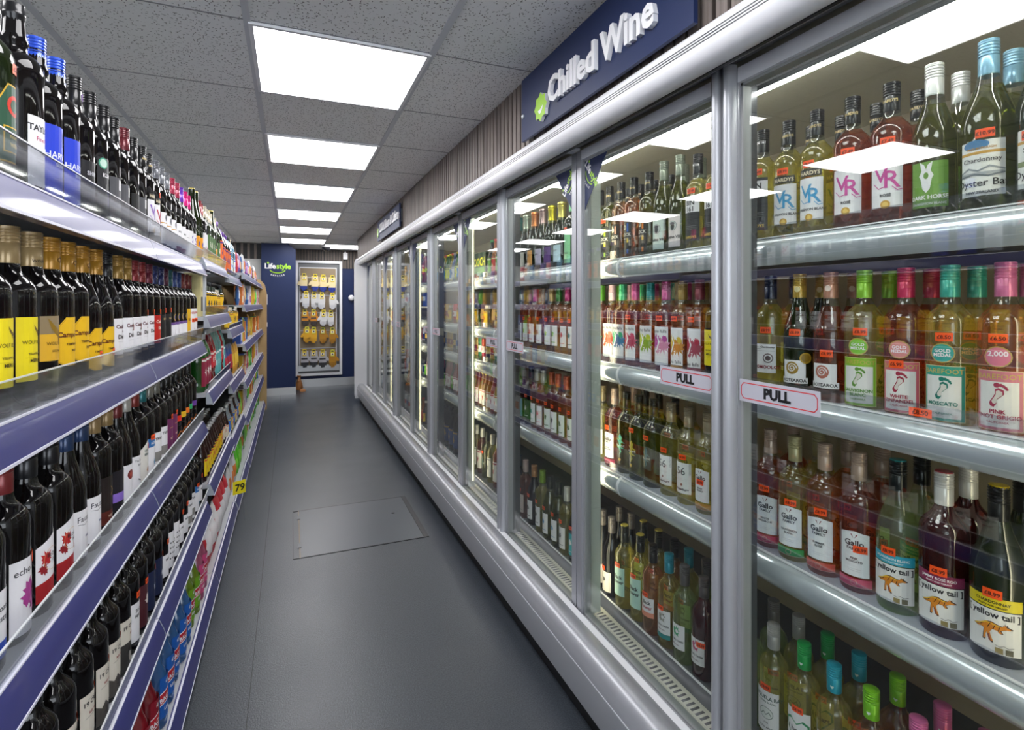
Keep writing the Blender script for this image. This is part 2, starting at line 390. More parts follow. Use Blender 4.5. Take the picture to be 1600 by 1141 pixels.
pb = empty('pegboard', (0, 0, 0), 'tan pegboard in white frame hung with rows of work gloves', 'pegboard')
TAN = mat('tan_hardboard', hexc('#8f7f68'), .7)
M().box(.145, .700, 9.372, 9.388, .36, 1.955, TAN).build('board', pb)
pf = M()
for a, b, c, d in ((.132, .145, .36, 1.97), (.700, .713, .36, 1.97), (.145, .700, 1.955, 1.97)): pf.box(a, b, 9.366, 9.388, c, d, WHITE)
pf.build('board_frame', pb)
for z in (1.80, 1.51, 1.22, .93, .64): M().box(.146, .699, 9.364, 9.3715, z-.006, z+.006, ALU).build('rail', pb)
M().box(.118, .757, 9.366, 9.394, .262, .358, SKIRT).build('steel_tray', pb)
# gloves
def glove_outline(s=1, cuff=.36):
    """flat hand pointing down, thumb to one side"""
    p = [(-.042, 0), (.042, 0), (.046, -.07), (.075, -.10), (.088, -.135), (.075, -.145), (.052, -.125), (.047, -.12), (.047, -.165), (.044, -.20), (.030, -.202), (.026, -.165), (.023, -.165), (.022, -.225), (.006, -.228), (.003, -.168), (-.001, -.168), (-.004, -.232), (-.020, -.228), (-.022, -.165), (-.026, -.163), (-.030, -.208), (-.044, -.200), (-.047, -.15), (-.050, -.08)]
    return [(a*s*1.15, b*s*1.18) for a, b in p]
GC = [0]
def glove(name_desc, x, z, body, tip, cuffc, card, flip=1, s=1.0, band=None, group='work gloves hung on the pegboard'):
    GC[0] += 1; back_ = .028*(GC[0] % 3); t = empty('work_glove', (x, 9.34-back_, z), name_desc, 'glove', group)
    ol = glove_outline(s)
    if flip < 0: ol = [(-a, b) for a, b in ol][::-1]
    tr = geometry.tessellate_polygon([[Vector((a, b, 0)) for a, b in ol]]); n_ = len(ol)
    def slab(m_, y0, y1, dx, zc0, zc1, mt):
        for q in tr:
            poly = [ol[i] for i in q]; poly = clip(poly, 1, zc0, True) if poly else poly
            if len(poly) >= 3: poly = clip(poly, 1, zc1, False)
            if len(poly) < 3: continue
            for yy in (y0, y1): m_.add([(a+dx, yy, b) for a, b in poly], [tuple(range(len(poly)))], mt)
        for i in range(n_):
            a, b = ol[i], ol[(i+1) % n_]; zc = (a[1]+b[1])/2
            if zc0 <= zc <= zc1: m_.add([(a[0]+dx, y0, a[1]), (b[0]+dx, y0, b[1]), (b[0]+dx, y1, b[1]), (a[0]+dx, y1, a[1])], [(0, 1, 2, 3)], mt)
    for k, (dx, y) in enumerate(((0, 0), (.012*flip, .014))):
        m_ = M(); slab(m_, y-.011, y+.001, dx, -.185*s, .01, paper(body)); slab(m_, y-.0115, y+.0015, dx, -.3, -.185*s, paper(tip))
        if band: m_.box(dx-.048*s, dx+.048*s, y-.0145, y-.0117, -.135*s, -.112*s, paper(band))
        m_.build('glove', t)
    c = M().box(-.03, .03, -.017, -.0152, -.075, .035, paper(card)); lay(c, [('r', -.024, .024, -.06, -.02, '#f4e9c8'), ('d', 0, -.04, .012, '#30363a'), ('r', -.02, .02, .0, .02, '#3a3d30')], (0, -.0152-.0018, 0), (1, 0, 0), (0, 0, 1), (0, -1, 0))
    c.build('header_card', t)
    M().tube([(0, .0315+back_, .03), (0, -.025, .034), (0, -.03, .042)], .003, ALU, 6).build('hook', t)
cols4 = ['leftmost', 'second from left', 'third from left', 'rightmost']
rows = [
 (1.83, [(.203,), (.372,), (.500,), (.640,)], ['cream work glove with blue fingertips, %s in the top row'], ('#e8d3a0', '#17318f', '', '#e8cf28')),
 (1.54, [(.232,), (.358,), (.476,), (.640,)], ['white knitted work glove with yellow card, %s in the second row'], ('#dcdcdc', '#cfd0d2', '', '#ecd32c')),
 (1.25, [(.213,), (.348,), (.500,), (.620,)], None, None),
 (.965, [(.247,), (.350,), (.489,), (.640,)], None, None),
 (.60, [(.208,), (.350,), (.486,), (.640,)], None, None)]
for ri, (z, xs, dd, sty) in enumerate(rows):
    for ci, (x,) in enumerate(xs):
        where = cols4[ci]; fl = 1; zz = z-.012*ci*.6
        if ri == 0: glove(f'cream work glove with blue fingertips, {where} in the top row', x, zz, '#e8d3a0', '#17318f', '', '#e8cf28', -1 if ci < 3 else -1, .92)
        elif ri == 1: glove(f'white knitted work glove with yellow card, {where} in second row', x, zz, '#dcdcdc', '#cfd0d2', '', '#ecd32c', 1 if ci % 2 else -1, .9)
        elif ri == 2:
            if ci < 2: glove(f'orange and black work glove, {where} in the third row', x, zz, '#d98a1c', '#3a2f28', '', '#d9c93a', 1, .86, '#4a423a')
            else: glove(f'white work glove with yellow card, {where} in the third row', x, zz, '#e2e2e2', '#d0d0d2', '', '#ecd32c', -1, .84)
        elif ri == 3:
            if ci < 2: glove(f'bright yellow work glove with brown tips, {where} in the fourth row', x, zz, '#eeb41e', '#e0a51a', '', '#e9e03a', -1, .84)
            else: glove(f'mustard leather work glove, {where} in the fourth row', x, zz, '#b98215', '#a87512', '', '#d4cf3a', 1, .86)
        else:
            if ci < 3: glove(f'grey and black work glove, {where} in the bottom row', x, zz, '#b7b5bb', '#26262a', '', '#e0c52e', 1, .98, '#2a2a2e')
            else: glove('mustard leather work glove, rightmost in the bottom row', x, zz, '#b98215', '#a87512', '', '#d4cf3a', 1, .95)
# small rubbish bag in the corner
rb = empty('crumpled_bag', (.125, 9.10, 0), 'crumpled brown and clear bag in the corner beside the navy partition', 'bag')
bm_ = M(); rr = random.Random(3); prof = []
for j, (r, z) in enumerate(((.0, .0), (.04, .0), (.05, .04), (.045, .10), (.035, .15), (.02, .20), (.028, .23))): prof.append((r, z))
bm_.lathe(prof, mat('brown_wrap', hexc('#a06a3c'), .5), 9); bm_.v = [(a+rr.uniform(-.01, .01), b+rr.uniform(-.01, .01), c) for a, b, c in bm_.v]; bm_.build('bag', rb)
M().lathe([(.0, 0), (.05, 0), (.04, .03), (.0, .04)], mat('tan_card', hexc('#b98050'), .6), 5, (.05, -.12)).build('scrap', rb)
# floor hatch
ht = empty('floor_hatch', (0, 0, 0), 'rectangular access hatch with metal edge set in the grey floor', 'hatch')
HD = mat('hatch_edge_dark', (.012, .012, .014), .35, .2); a0, a1, b0, b1 = .012, .752, 3.085, 3.80
f = M()
f.box(a1-.028, a1, b0, b1, 0, .003, HD); f.box(a0, a1-.028, b1-.012, b1, 0, .0025, HD); f.box(a0, a1-.028, b0, b0+.007, 0, .0025, HD)
f.box(a0, a0+.004, b0, b1, 0, .0025, HD); f.box(a0+.034, a0+.038, b0, b1, 0, .0028, mat('brass_hinge', hexc('#7d6a52'), .4, .6))
f.build('hatch_frame', ht)
h2 = M().box(a0+.04, a1-.03, b0+.008, b1-.01, .0, .0022, mat('hatch_vinyl', (.052, .061, .075), .34)); h2.build('hatch_lid', ht)
for yy in (b0+.13, b1-.16): M().box(a0+.026, a0+.044, yy, yy+.06, .0028, .0045, GREY).build('hinge', ht)
M().lathe([(.0, .0022), (.012, .0022), (.010, .004), (0, .004)], HD, 12, (.62, 3.52)).build('lifting_ring', ht)
# ------------------------------------------------------------------ signs on the bulkhead
def solid_text(m_, body, size, depth, org, U, V, N, mt, bold=.027):
    """raised lettering: front faces and side walls"""
    org, U, V, N = map(Vector, (org, U, V, N)); tr = text_tris(body, bold); ed = {}
    for t in tr:
        m_.add([org+U*a*size+V*b*size+N*depth for a, b in t], [(0, 1, 2)], mt)
        for i in range(3):
            a, b = t[i], t[(i+1) % 3]; ka = (round(a[0], 5), round(a[1], 5)); kb = (round(b[0], 5), round(b[1], 5))
            if (kb, ka) in ed: del ed[(kb, ka)]
            else: ed[(ka, kb)] = (a, b)
    for a, b in ed.values():
        q = [org+U*a[0]*size+V*a[1]*size, org+U*b[0]*size+V*b[1]*size]
        m_.add([q[0], q[1], q[1]+N*depth, q[0]+N*depth], [(0, 1, 2, 3)], mt)
    return m_
def sign(y0, y1, z0, z1, body, size, yc, zc, ystar, lab, bolts, sq=1.0):
    t = empty('hanging_sign', (.84, (y0+y1)/2, z0), lab, 'sign'); cy_ = (y0+y1)/2
    M().box(0, .012, y0-cy_, y1-cy_, 0, z1-z0, NAVY).build('board', t)
    m_ = M(); solid_text(m_, body, size, .014, (0, yc-cy_, zc-z0), (0, -sq, 0), (0, 0, 1), (-1, 0, 0), WHITE); m_.build('lettering', t)
    m_ = M(); r = .052; q = [(-a*r+0, b*r) for a, b in STAR]; n_ = 16
    vv = [(-.012, ystar-cy_+a, zc-z0+.012+b) for a, b in q]+[(0, ystar-cy_+a, zc-z0+.012+b) for a, b in q]
    m_.add(vv, [tuple(range(n_)), tuple(range(2*n_-1, n_-1, -1))], LIME); m_.add(vv, [(i, n_+i, n_+(i+1) % n_, (i+1) % n_) for i in range(n_)], WHITE)
    lay(m_, [('p', [(-.02, -.008), (-.008, -.022), (.006, -.02), (.018, -.006), (.02, .004), (.0, -.006)], '#f4f4f4')], (-.012, ystar-cy_, zc-z0+.01), (0, -1, 0), (0, 0, 1), (-1, 0, 0))
    m_.build('star_badge', t)
    for by in bolts:
        b = M().lathe([(.0, 0), (.009, 0), (.009, .004), (.005, .008), (0, .009)], STEEL, 12).build('bolt', t); b.rotation_euler = (0, -pi/2, 0); b.location = (0, by-cy_, .095)
        M().box(.0121, .028, by-cy_-.012, by-cy_+.012, .04, .15, GREY).build('spacer', t)
sign(.955, 1.925, 2.005, 2.245, 'Chilled Wine', .122, 1.375, 2.065, 1.73, 'navy sign reading chilled wine in raised white letters', (1.905,), .90)
sign(4.48, 5.69, 2.02, 2.215, 'Chilled Beers & Ciders', .118, 4.98, 2.085, 5.60, 'smaller navy sign reading chilled beers and ciders further down', (4.50, 5.67), .92)

# ------------------------------------------------------------------ glass door coolers
HEAD = mat('header_grey', (.20, .205, .21), .4, .3)
LINER = mat('cooler_liner', hexc('#c4beaa'), .55); LINERD = mat('cooler_liner_shaded', hexc('#b5ad98'), .6)  # white liner; the shade at the back is put into its browned colour
DX = 1.0; ZB, ZT = .20, 1.936
RED = paper('#c8242c')
PLATE = mat('pull_plate', (.44, .44, .50), .4)
def pull_items(): return [('r', -.105, .105, -.026, .026, PLATE), ('l', [(-.092, .018), (.092, .018), (.099, .010), (.099, -.010), (.092, -.018), (-.092, -.018), (-.099, -.010), (-.099, .010), (-.092, .018)], .0022, RED), ('t', 'PULL', 0, -.0100, .032, INK, .055)]
def cooler(y0, doors, wide, shelf_z, seams, lab, endpanels):
    """doors: boundaries; wide: boundaries where two handles meet"""
    y1 = doors[-1]; t = empty('glass_door_cooler', (DX, (y0+y1)/2, 0), lab, 'cooler', 'run of glass door coolers'); oy = (y0+y1)/2
    def B(m_, name, par=t, **k): # geometry given in world coords
        m_.v = [(a-DX, b-oy, c) for a, b, c in m_.v]; return m_.build(name, par, **k)
    def BS(m_, name, par, **k): return B(m_, name, par, **k)
    m_ = M().box(1.72, 1.76, y0, y1, .15, 1.99, LINERD); B(m_, 'back_panel')
    m_ = M().box(1.03, 1.72, y0, y1, 1.945, 1.985, LINER); m_.box(1.035, 1.05, y0, y1, 1.928, 1.945, ALU)
    m_.add([(1.06, y0, 1.944), (1.06, y1, 1.944), (1.12, y1, 1.918), (1.12, y0, 1.918)], [(0, 1, 2, 3)], GREY); B(m_, 'cabinet_top')
    m_ = M().box(.985, 1.72, y0, y1, .02, .145, GREY); m_.box(1.128, 1.72, y0, y1, .145, .233, GREY); DF = mat('deck_front', (.055, .06, .07), .4, .3); m_.prism([(1.128, .150), (1.110, .150), (1.110, .205), (1.124, .2385), (1.128, .2385)], y0, y1, DF, smooth=False); m_.box(1.121, 1.1275, y0, y1, .2388, .2415, ALUW)
    B(m_, 'base_deck')
    g_ = M().box(1.036, 1.109, y0, y1, .196, .200, mat('grille_cream', (.62, .60, .50), .5)); yy = y0+.02
    while yy < y1-.03:
        g_.box(1.064, 1.094, yy, yy+.0085, .2001, .2007, BLACK); yy += .019
    B(g_, 'air_grille')
    m_ = M().box(.895, .984, y0+.02, y1-.02, 0, .084, BLACK); B(m_, 'kick_plate')
    prof = [(.862, .085), (.858, .20), (.864, .212), (.870, .230), (.882, .247), (.903, .255), (.930, .251), (.957, .238), (.984, .216), (.984, .085)]
    m_ = M().prism(prof, y0, y1, ALU); m_.box(.8575, .8640, y0, y1, .196, .2005, ALUW); m_.box(.9605, .9840, y0, y1, .2335, .2355, ALUW); B(m_, 'bumper')
    prof = [(.950, 2.003), (.872, 2.001), (.861, 1.995), (.854, 1.984), (.8515, 1.968), (.852, 1.950), (.857, 1.934), (.868, 1.921), (.884, 1.914), (.902, 1.913), (.915, 1.920), (.950, 1.932)]
    m_ = M().prism(prof, y0, y1, ALUW, smooth=True)
    for x_, z in ((.8505, 1.9690), (.8503, 1.9625), (.8506, 1.9560)): m_.box(x_, x_+.004, y0, y1, z, z+.0022, GREY)
    m_.box(.9505, .989, y0, y1, 1.948, 1.99, HEAD); m_.add([(.9155, y0, 1.9199), (.9155, y1, 1.9199), (.9505, y1, 1.9315), (.9505, y0, 1.9315)], [(0, 1, 2, 3)], HEAD); m_.box(.906, .9145, y0, y1, 1.9125, 1.9150, BLACK); B(m_, 'cornice')
    tb = M()
    tb.box(1.082, 1.089, y0+.03, y1-.03, 1.896, 1.903, LEDW); tb.box(1.0815, 1.0895, y0+.03, y1-.03, 1.9035, 1.9155, GREY); B(tb, 'top_tube')
    for e in endpanels:
        a, b = (e, e+.03) if e > y0+.5 else (e-.03, e)
        pr_ = [(.832, .05), (.824, .10), (.822, 1.93), (.830, 1.97), (.852, 2.004), (1.76, 2.004), (1.76, .05)]
        m_ = M().prism(pr_, a, b, ALUW, smooth=False); B(m_, 'end_panel')
    # mullions with led strips behind the hinge joints
    for d in (doors if y0 < 1 else doors[1:]):
        m_ = M(); hinge = all(abs(d-w_) > .01 for w_ in wide)
        yc = min(max(d, y0+.03), y1-.032)
        hw_ = .028 if hinge else .012; mm = MULL if hinge else GREY; m_.box(1.036, 1.060, yc-hw_, yc+hw_, .21, 1.915, mm); m_.box(1.060, 1.078, yc-hw_, yc-hw_+.003, .21, 1.915, mm); q = B(m_, 'mullion')  # side flange added to screen the led strip from the aisle
        if hinge:
            m_ = M().box(1.0605, 1.072, yc+.012, yc+.024, .25, 1.86, LED); m_.box(1.0605, 1.070, yc-.022, yc-.012, .25, 1.86, LED)
            if d > 2: m_.box(1.062, 1.070, yc-.0305, yc-.0285, .25, 1.86, LEDS)
            B(m_, 'led_strip', q)
    # shelves
    for sz, ya, yb in shelf_z:
        m_ = M().box(1.122, 1.62, ya+.004, yb-.004, sz+.050, sz+.0645, ALUW); m_.box(1.60, 1.62, ya+.01, yb-.01, sz, sz+.05, GREY); m_.box(1.62, 1.72, ya+.3, ya+.33, sz, sz+.05, GREY)
        sh = B(m_, 'shelf')
        rp = [(1.121, sz), (1.104, sz-.001), (1.093, sz+.010), (1.087, sz+.026), (1.087, sz+.042), (1.094, sz+.057), (1.106, sz+.066), (1.121, sz+.067)]
        m_ = M().prism(rp, ya+.002, yb-.002, STEEL); m_.box(1.105, 1.121, ya+.002, yb-.002, sz+.0672, sz+.070, ALUW); B(m_, 'price_rail', sh)
        m_ = M().box(1.112, 1.1145, ya+.003, yb-.003, sz+.0702, sz+.100, ACRYL); B(m_, 'riser', sh)
        m_ = M().prism([(a-.0025, b) for a, b in rp[1:-1]]+[(1.12, sz+.069), (1.12, sz-.004)], ya-.006, ya+.006, WHITE); B(m_, 'rail_clip', sh)
    # doors
    for i in range(len(doors)-1):
        a, b = doors[i]+.004, doors[i+1]-.004
        d = M(); sw_ = .032
        for p, q, r, s_ in ((a, a+sw_, ZB, ZT), (b-sw_, b, ZB, ZT), (a+sw_, b-sw_, ZT-.036, ZT), (a+sw_, b-sw_, ZB, ZB+.024)): d.box(.990, 1.028, p, q, r, s_, ALUW if r > 1 else ALU)
        gs = .007
        for p, q, r, s_ in ((a+sw_, a+sw_+gs, ZB+.024, ZT-.036), (b-sw_-gs, b-sw_, ZB+.024, ZT-.036), (a+sw_, b-sw_, ZT-.043, ZT-.036), (a+sw_, b-sw_, ZB+.024, ZB+.030)): d.box(1.0, 1.026, p, q, r, s_, GASK)
        dr_ = B(d, 'door')
        m_ = M().box(1.003, 1.0065, a+sw_, b-sw_, ZB+.025, ZT-.037, PANE); B(m_, 'glass_pane', dr_)
        for e, sg in ((doors[i], 1), (doors[i+1], -1)):
            if any(abs(e-w_) < .01 for w_ in wide):
                y_ = e+sg*.004; hp = []
                for k in range(9):
                    an = pi*k/8; hp.append((.9895-.026*sin(an), y_+sg*(.015-.015*cos(an))))
                if sg < 0: hp = hp[::-1]
                m_ = M().prism(hp, ZB-.008, ZT+.008, ALU, axis='z'); B(m_, 'handle', dr_)
                yc = e+sg*.148 if sg > 0 else e-.148
                m_ = M()
                lay(m_, pull_items(), (.9885, yc, 1.166), (0, -1, 0), (0, 0, 1), (-1, 0, 0), .00015, 0); m_.box(.9886, .9895, yc-.105, yc+.105, 1.140, 1.192, ALUW); B(m_, 'pull_sticker', dr_)
            else:
                ye = e+sg*.038; s2 = sg
                m_ = M(); tri = [(ye, ZT-.04), (ye+s2*.155, ZT-.04), (ye, ZT-.225)]
                if s2 > 0: tri = tri[::-1]
                m_.prism(tri, 1.0015, 1.0027, NAVY, axis='x', smooth=False)
                if 1.2 < e < 4:
                    # u runs toward -Y for a viewer in the aisle
                    lay(m_, life_logo(.122, 0, 0, radians(-52) if s2 < 0 else radians(52)), (1.0015, ye+s2*.040, ZT-.100), (0, -1, 0), (0, 0, 1), (-1, 0, 0), .0001, .0003)
                B(m_, 'corner_sticker', dr_)
                m_ = M().box(.955, .989, e-.012+sg*.016, e+.012+sg*.016, ZT+.001, ZT+.010, ALUW); m_.box(.955, .989, e-.012+sg*.016, e+.012+sg*.016, ZB-.010, ZB-.001, ALU)
                B(m_, 'hinge', dr_)
    return t
P0 = .265; PIT = .745
bd = [P0+PIT*i for i in range(11)]; WIDE = [bd[1], bd[3], bd[5], bd[7], bd[9]]
SH1, SH2, SH3 = 1.467, 1.079, .675
seg = [(.27, 1.63), (1.63, 2.88)]
sz1 = [(s, a, b) for s in (SH1, SH2, SH3) for a, b in seg]
sz1 += [(z_, 2.89, 3.985) for z_ in (1.467, 1.155, .94, .63)]
cooler(P0, bd[:6], WIDE, sz1, (), 'nearer glass door cooler full of chilled wine, right of the aisle', [P0])
sz2 = [(z_, 4.000, 4.90) for z_ in (1.467, 1.155, .94, .63)]+[(z_, 4.91, 7.70) for z_ in (1.50, 1.28, .97, .57)]
cooler(bd[5], bd[5:], WIDE, sz2, (), 'further glass door cooler of beers and soft drinks, right of the aisle', [bd[10]])

# ------------------------------------------------------------------ left shelving
RAIL = mat('price_rail_blue', hexc('#34366e'), .36, 0, spec=.35, coat=.18); RAILW = mat('rail_edge', (.75, .75, .85), .3); RCAP = mat('rail_cap', (.34, .37, .42), .5)
SHELFM = mat('shelf_metal', (.42, .43, .45), .4, .3); BACKM = mat('shelving_back', (.035, .032, .03), .6)
def rail_prof(xf, z): return [(xf-.0275, z+.002), (xf, z), (xf+.002, z+.004), (xf-.003, z+.022), (xf-.013, z+.047), (xf-.018, z+.055), (xf-.0275, z+.056)]
def bay(y0, y1, levels, lab, riser=.058, back=1.70):
    t = empty('shelving_unit', (-.6, (y0+y1)/2, 0), lab, 'shelving', 'shelving units along the left of the aisle'); oy = (y0+y1)/2
    def B(m_, name, par=t): m_.v = [(a+.6, b-oy, c) for a, b, c in m_.v]; return m_.build(name, par)
    B(M().box(-.86, -.84, y0, y1, 0, back, BACKM), 'back_panel')
    B(M().box(-.84, -.345, y0+.001, y1-.001, 0, .052, BLACK), 'plinth')
    for e in (y0+.012, y1-.012): B(M().box(-.84, -.80, e-.012, e+.012, .0521, back, GREY), 'upright')
    for k, (z, xf) in enumerate(levels):
        sh = B(M().box(-.80, xf-.028, y0+.002, y1-.002, z+.035, z+.054, SHELFM), 'shelf')
        rp = rail_prof(xf, z); m_ = M().prism(rp, y0+.003, y1-.003, RAIL, caps=False)
        for yy, rev in ((y0+.003, 1), (y1-.003, 0)):
            idx = tuple(range(len(rp))); m_.add([(a, yy, b) for a, b in rp], [idx[::-1] if rev else idx], RCAP)
        m_.box(xf-.0005, xf+.0035, y0+.003, y1-.003, z-.001, z+.0035, RAILW); m_.box(xf-.0225, xf-.0165, y0+.003, y1-.003, z+.0545, z+.0575, RAILW)
        B(m_, 'price_rail', sh)
        if riser and k < len(levels)-1:
            m_ = M(); zz = z+.0578; hh = riser
            m_.add([(xf-.0225, y0+.004, zz), (xf-.020, y0+.004, zz), (xf-.0125, y0+.004, zz+hh), (xf-.015, y0+.004, zz+hh)]+[(xf-.0225, y1-.004, zz), (xf-.020, y1-.004, zz), (xf-.0125, y1-.004, zz+hh), (xf-.015, y1-.004, zz+hh)],
                   [(0, 1, 2, 3), (7, 6, 5, 4), (0, 4, 5, 1), (1, 5, 6, 2), (2, 6, 7, 3), (3, 7, 4, 0)], ACRYL)
            m_.box(xf-.0155, xf-.0120, y0+.004, y1-.004, zz+hh, zz+hh+.0022, mat('acrylic_edge', (.62, .64, .66), .3))
            B(m_, 'riser', sh)
    return t
LV = [(1.500, -.36), (1.143, -.36), (.772, -.355), (.396, -.338), (.062, -.310)]
bay(.83, 1.83, LV, 'nearest shelving unit on the left, full of red wine')
bay(1.83, 2.83, LV, 'second shelving unit on the left, red wine above bottled mixes')
bay(2.83, 3.79, [(1.53, -.36), (1.256, -.345), (.90, -.335), (.476, -.33), (.062, -.310)], 'third shelving unit on the left, spirits, squash and sugar bags', .045)
bay(3.79, 4.75, [(1.504, -.355), (1.150, -.34), (.80, -.335), (.44, -.33), (.062, -.305)], 'fourth shelving unit on the left, mixed snacks and bottles', .03)
for i, nm in enumerate(('fifth', 'sixth', 'seventh')):
    bay(4.75+.95*i, 5.70+.95*i, [(1.565, -.335), (1.306, -.33), (.99, -.325), (.69, -.32), (.40, -.315), (.062, -.30)], nm+' shelving unit on the left, packets and cartons'+(' by wood end' if i == 2 else ''), 0, 1.62)
ep = M(); pr = [(-.90, 0), (-.285, 0), (-.285, 1.50), (-.31, 1.62), (-.36, 1.68), (-.90, 1.68)]; n = len(pr)
v = [(x, 7.602, z) for x, z in pr]+[(x, 7.64, z) for x, z in pr]
ep.add(v, [tuple(range(n)), tuple(range(2*n-1, n-1, -1))]+[((i+1) % n, i, n+i, n+(i+1) % n) for i in range(n)], PINE)
ep = ep.build('end_panel_board', label='tan wooden end panel closing the left shelving run', cat='panel')
for z, h in ((1.36, .13), (1.07, .06)):
    m_ = M().box(-.284, -.278, 7.606, 7.634, z, z+h, WHITE); m_.build('notice_card', label='small white card fixed to the wooden end panel, '+('upper one' if z > 1.2 else 'lower one'), cat='card')
# ------------------------------------------------------------------ bottles and packs
def prof(shape, h, R):
    rn = min(.0138, R*.42)
    T = dict(
     bord=[(R*.6, .001), (R*.92, 0), (R, .006), (R, .62*h), (.985*R, .645*h), (.93*R, .672*h), (.80*R, .70*h), (.62*R, .725*h), (.48*R, .75*h), (rn*1.1, .785*h), (rn, .82*h), (rn, .985*h)],
     burg=[(R*.6, .001), (R*.92, 0), (R, .006), (R, .50*h), (.98*R, .535*h), (.91*R, .58*h), (.78*R, .635*h), (.62*R, .69*h), (.50*R, .735*h), (rn*1.12, .80*h), (rn, .84*h), (rn, .985*h)],
     flute=[(R*.6, .001), (R*.92, 0), (R, .006), (R, .46*h), (.96*R, .52*h), (.80*R, .62*h), (.60*R, .72*h), (rn*1.15, .80*h), (rn, .86*h), (rn, .985*h)],
     spark=[(R*.6, .001), (R*.92, 0), (R, .008), (R, .50*h), (.97*R, .54*h), (.86*R, .60*h), (.70*R, .67*h), (.55*R, .73*h), (.45*R, .79*h), (.40*R, .85*h), (.40*R, .97*h)],
     port=[(R*.6, .001), (R*.92, 0), (R, .006), (R, .60*h), (1.03*R, .63*h), (.98*R, .68*h), (.78*R, .72*h), (.48*R, .745*h), (.44*R, .78*h), (.50*R, .80*h), (.42*R, .84*h), (rn, .985*h)],
     beer=[(R*.6, .001), (R*.92, 0), (R, .006), (R, .52*h), (.96*R, .57*h), (.78*R, .66*h), (.56*R, .74*h), (rn*1.05, .84*h), (rn*.9, .97*h)],
     pop=[(R*.55, .001), (R*.88, 0), (R, .012), (R*.97, .14*h), (R*.9, .2*h), (R, .28*h), (R, .56*h), (.95*R, .66*h), (.7*R, .78*h), (.42*R, .88*h), (.34*R, .90*h), (.34*R, .965*h)],
     jar=[(R*.6, .001), (R*.95, 0), (R, .006), (R, .74*h), (.9*R, .80*h), (.75*R, .84*h), (.75*R, .86*h)])
    return T[shape]
def capprof(style, h, R):
    rn = min(.0138, R*.42)
    if style == 'screw':
        a = rn+.0016; p = [(a*.985, .795*h), (a, .80*h)]
        z = .90*h
        p += [(a, z)]
        while z < .975*h: p += [(a*.95, z+.0012), (a*1.03, z+.0024), (a*1.03, z+.0036), (a*.96, z+.0044)]; z += .0055
        return p+[(a, .988*h), (a, .997*h), (a*.9, h)]
    if style == 'sleeve': a = rn+.0014; return [(a*1.02, .76*h), (a, .80*h), (a, .93*h), (a*1.06, .935*h), (a*1.06, .955*h), (a, .96*h), (a, .997*h), (a*.9, h)]
    if style == 'foil': a = .40*R; return [(.60*R, .70*h), (.50*R, .76*h), (.46*R, .83*h), (.45*R, .90*h), (.52*R, .925*h), (.52*R, .94*h), (.46*R, .95*h), (.53*R, .965*h), (.50*R, .99*h), (.3*R, h)]
    if style == 'crown': a = rn*1.0; return [(a*1.05, .93*h), (a*1.18, .955*h), (a*1.18, .975*h), (a, h)]
    if style == 'lid': a = .37*R; return [(a, .90*h), (a*1.08, .905*h), (a*1.08, .99*h), (a, h)]
    if style == 'jarlid': a = .80*R; return [(a, .85*h), (a, .99*h), (a*.95, h)]
def rad_at(pf, z):
    for (r0, z0), (r1, z1) in zip(pf, pf[1:]):
        if z0 <= z <= z1 and z1 > z0: return r0+(r1-r0)*(z-z0)/(z1-z0)
    return pf[0][0]
KIND = {}
def K(key, desc, shape='bord', glass='dark', cap='#111113', style='screw', h=.300, R=.0365, disc=None, art=(), sticker=None, fill=.76, name='wine_bottle', cat='wine bottle', collar=(), metal=False):
    KIND[key] = dict(desc=desc, shape=shape, glass=glass, cap=cap, style=style, h=h, R=R, disc=disc, art=list(art), st=sticker, fill=fill, name=name, cat=cat, collar=list(collar), metal=metal, cache={})
STK = paper('#ff5a1f')
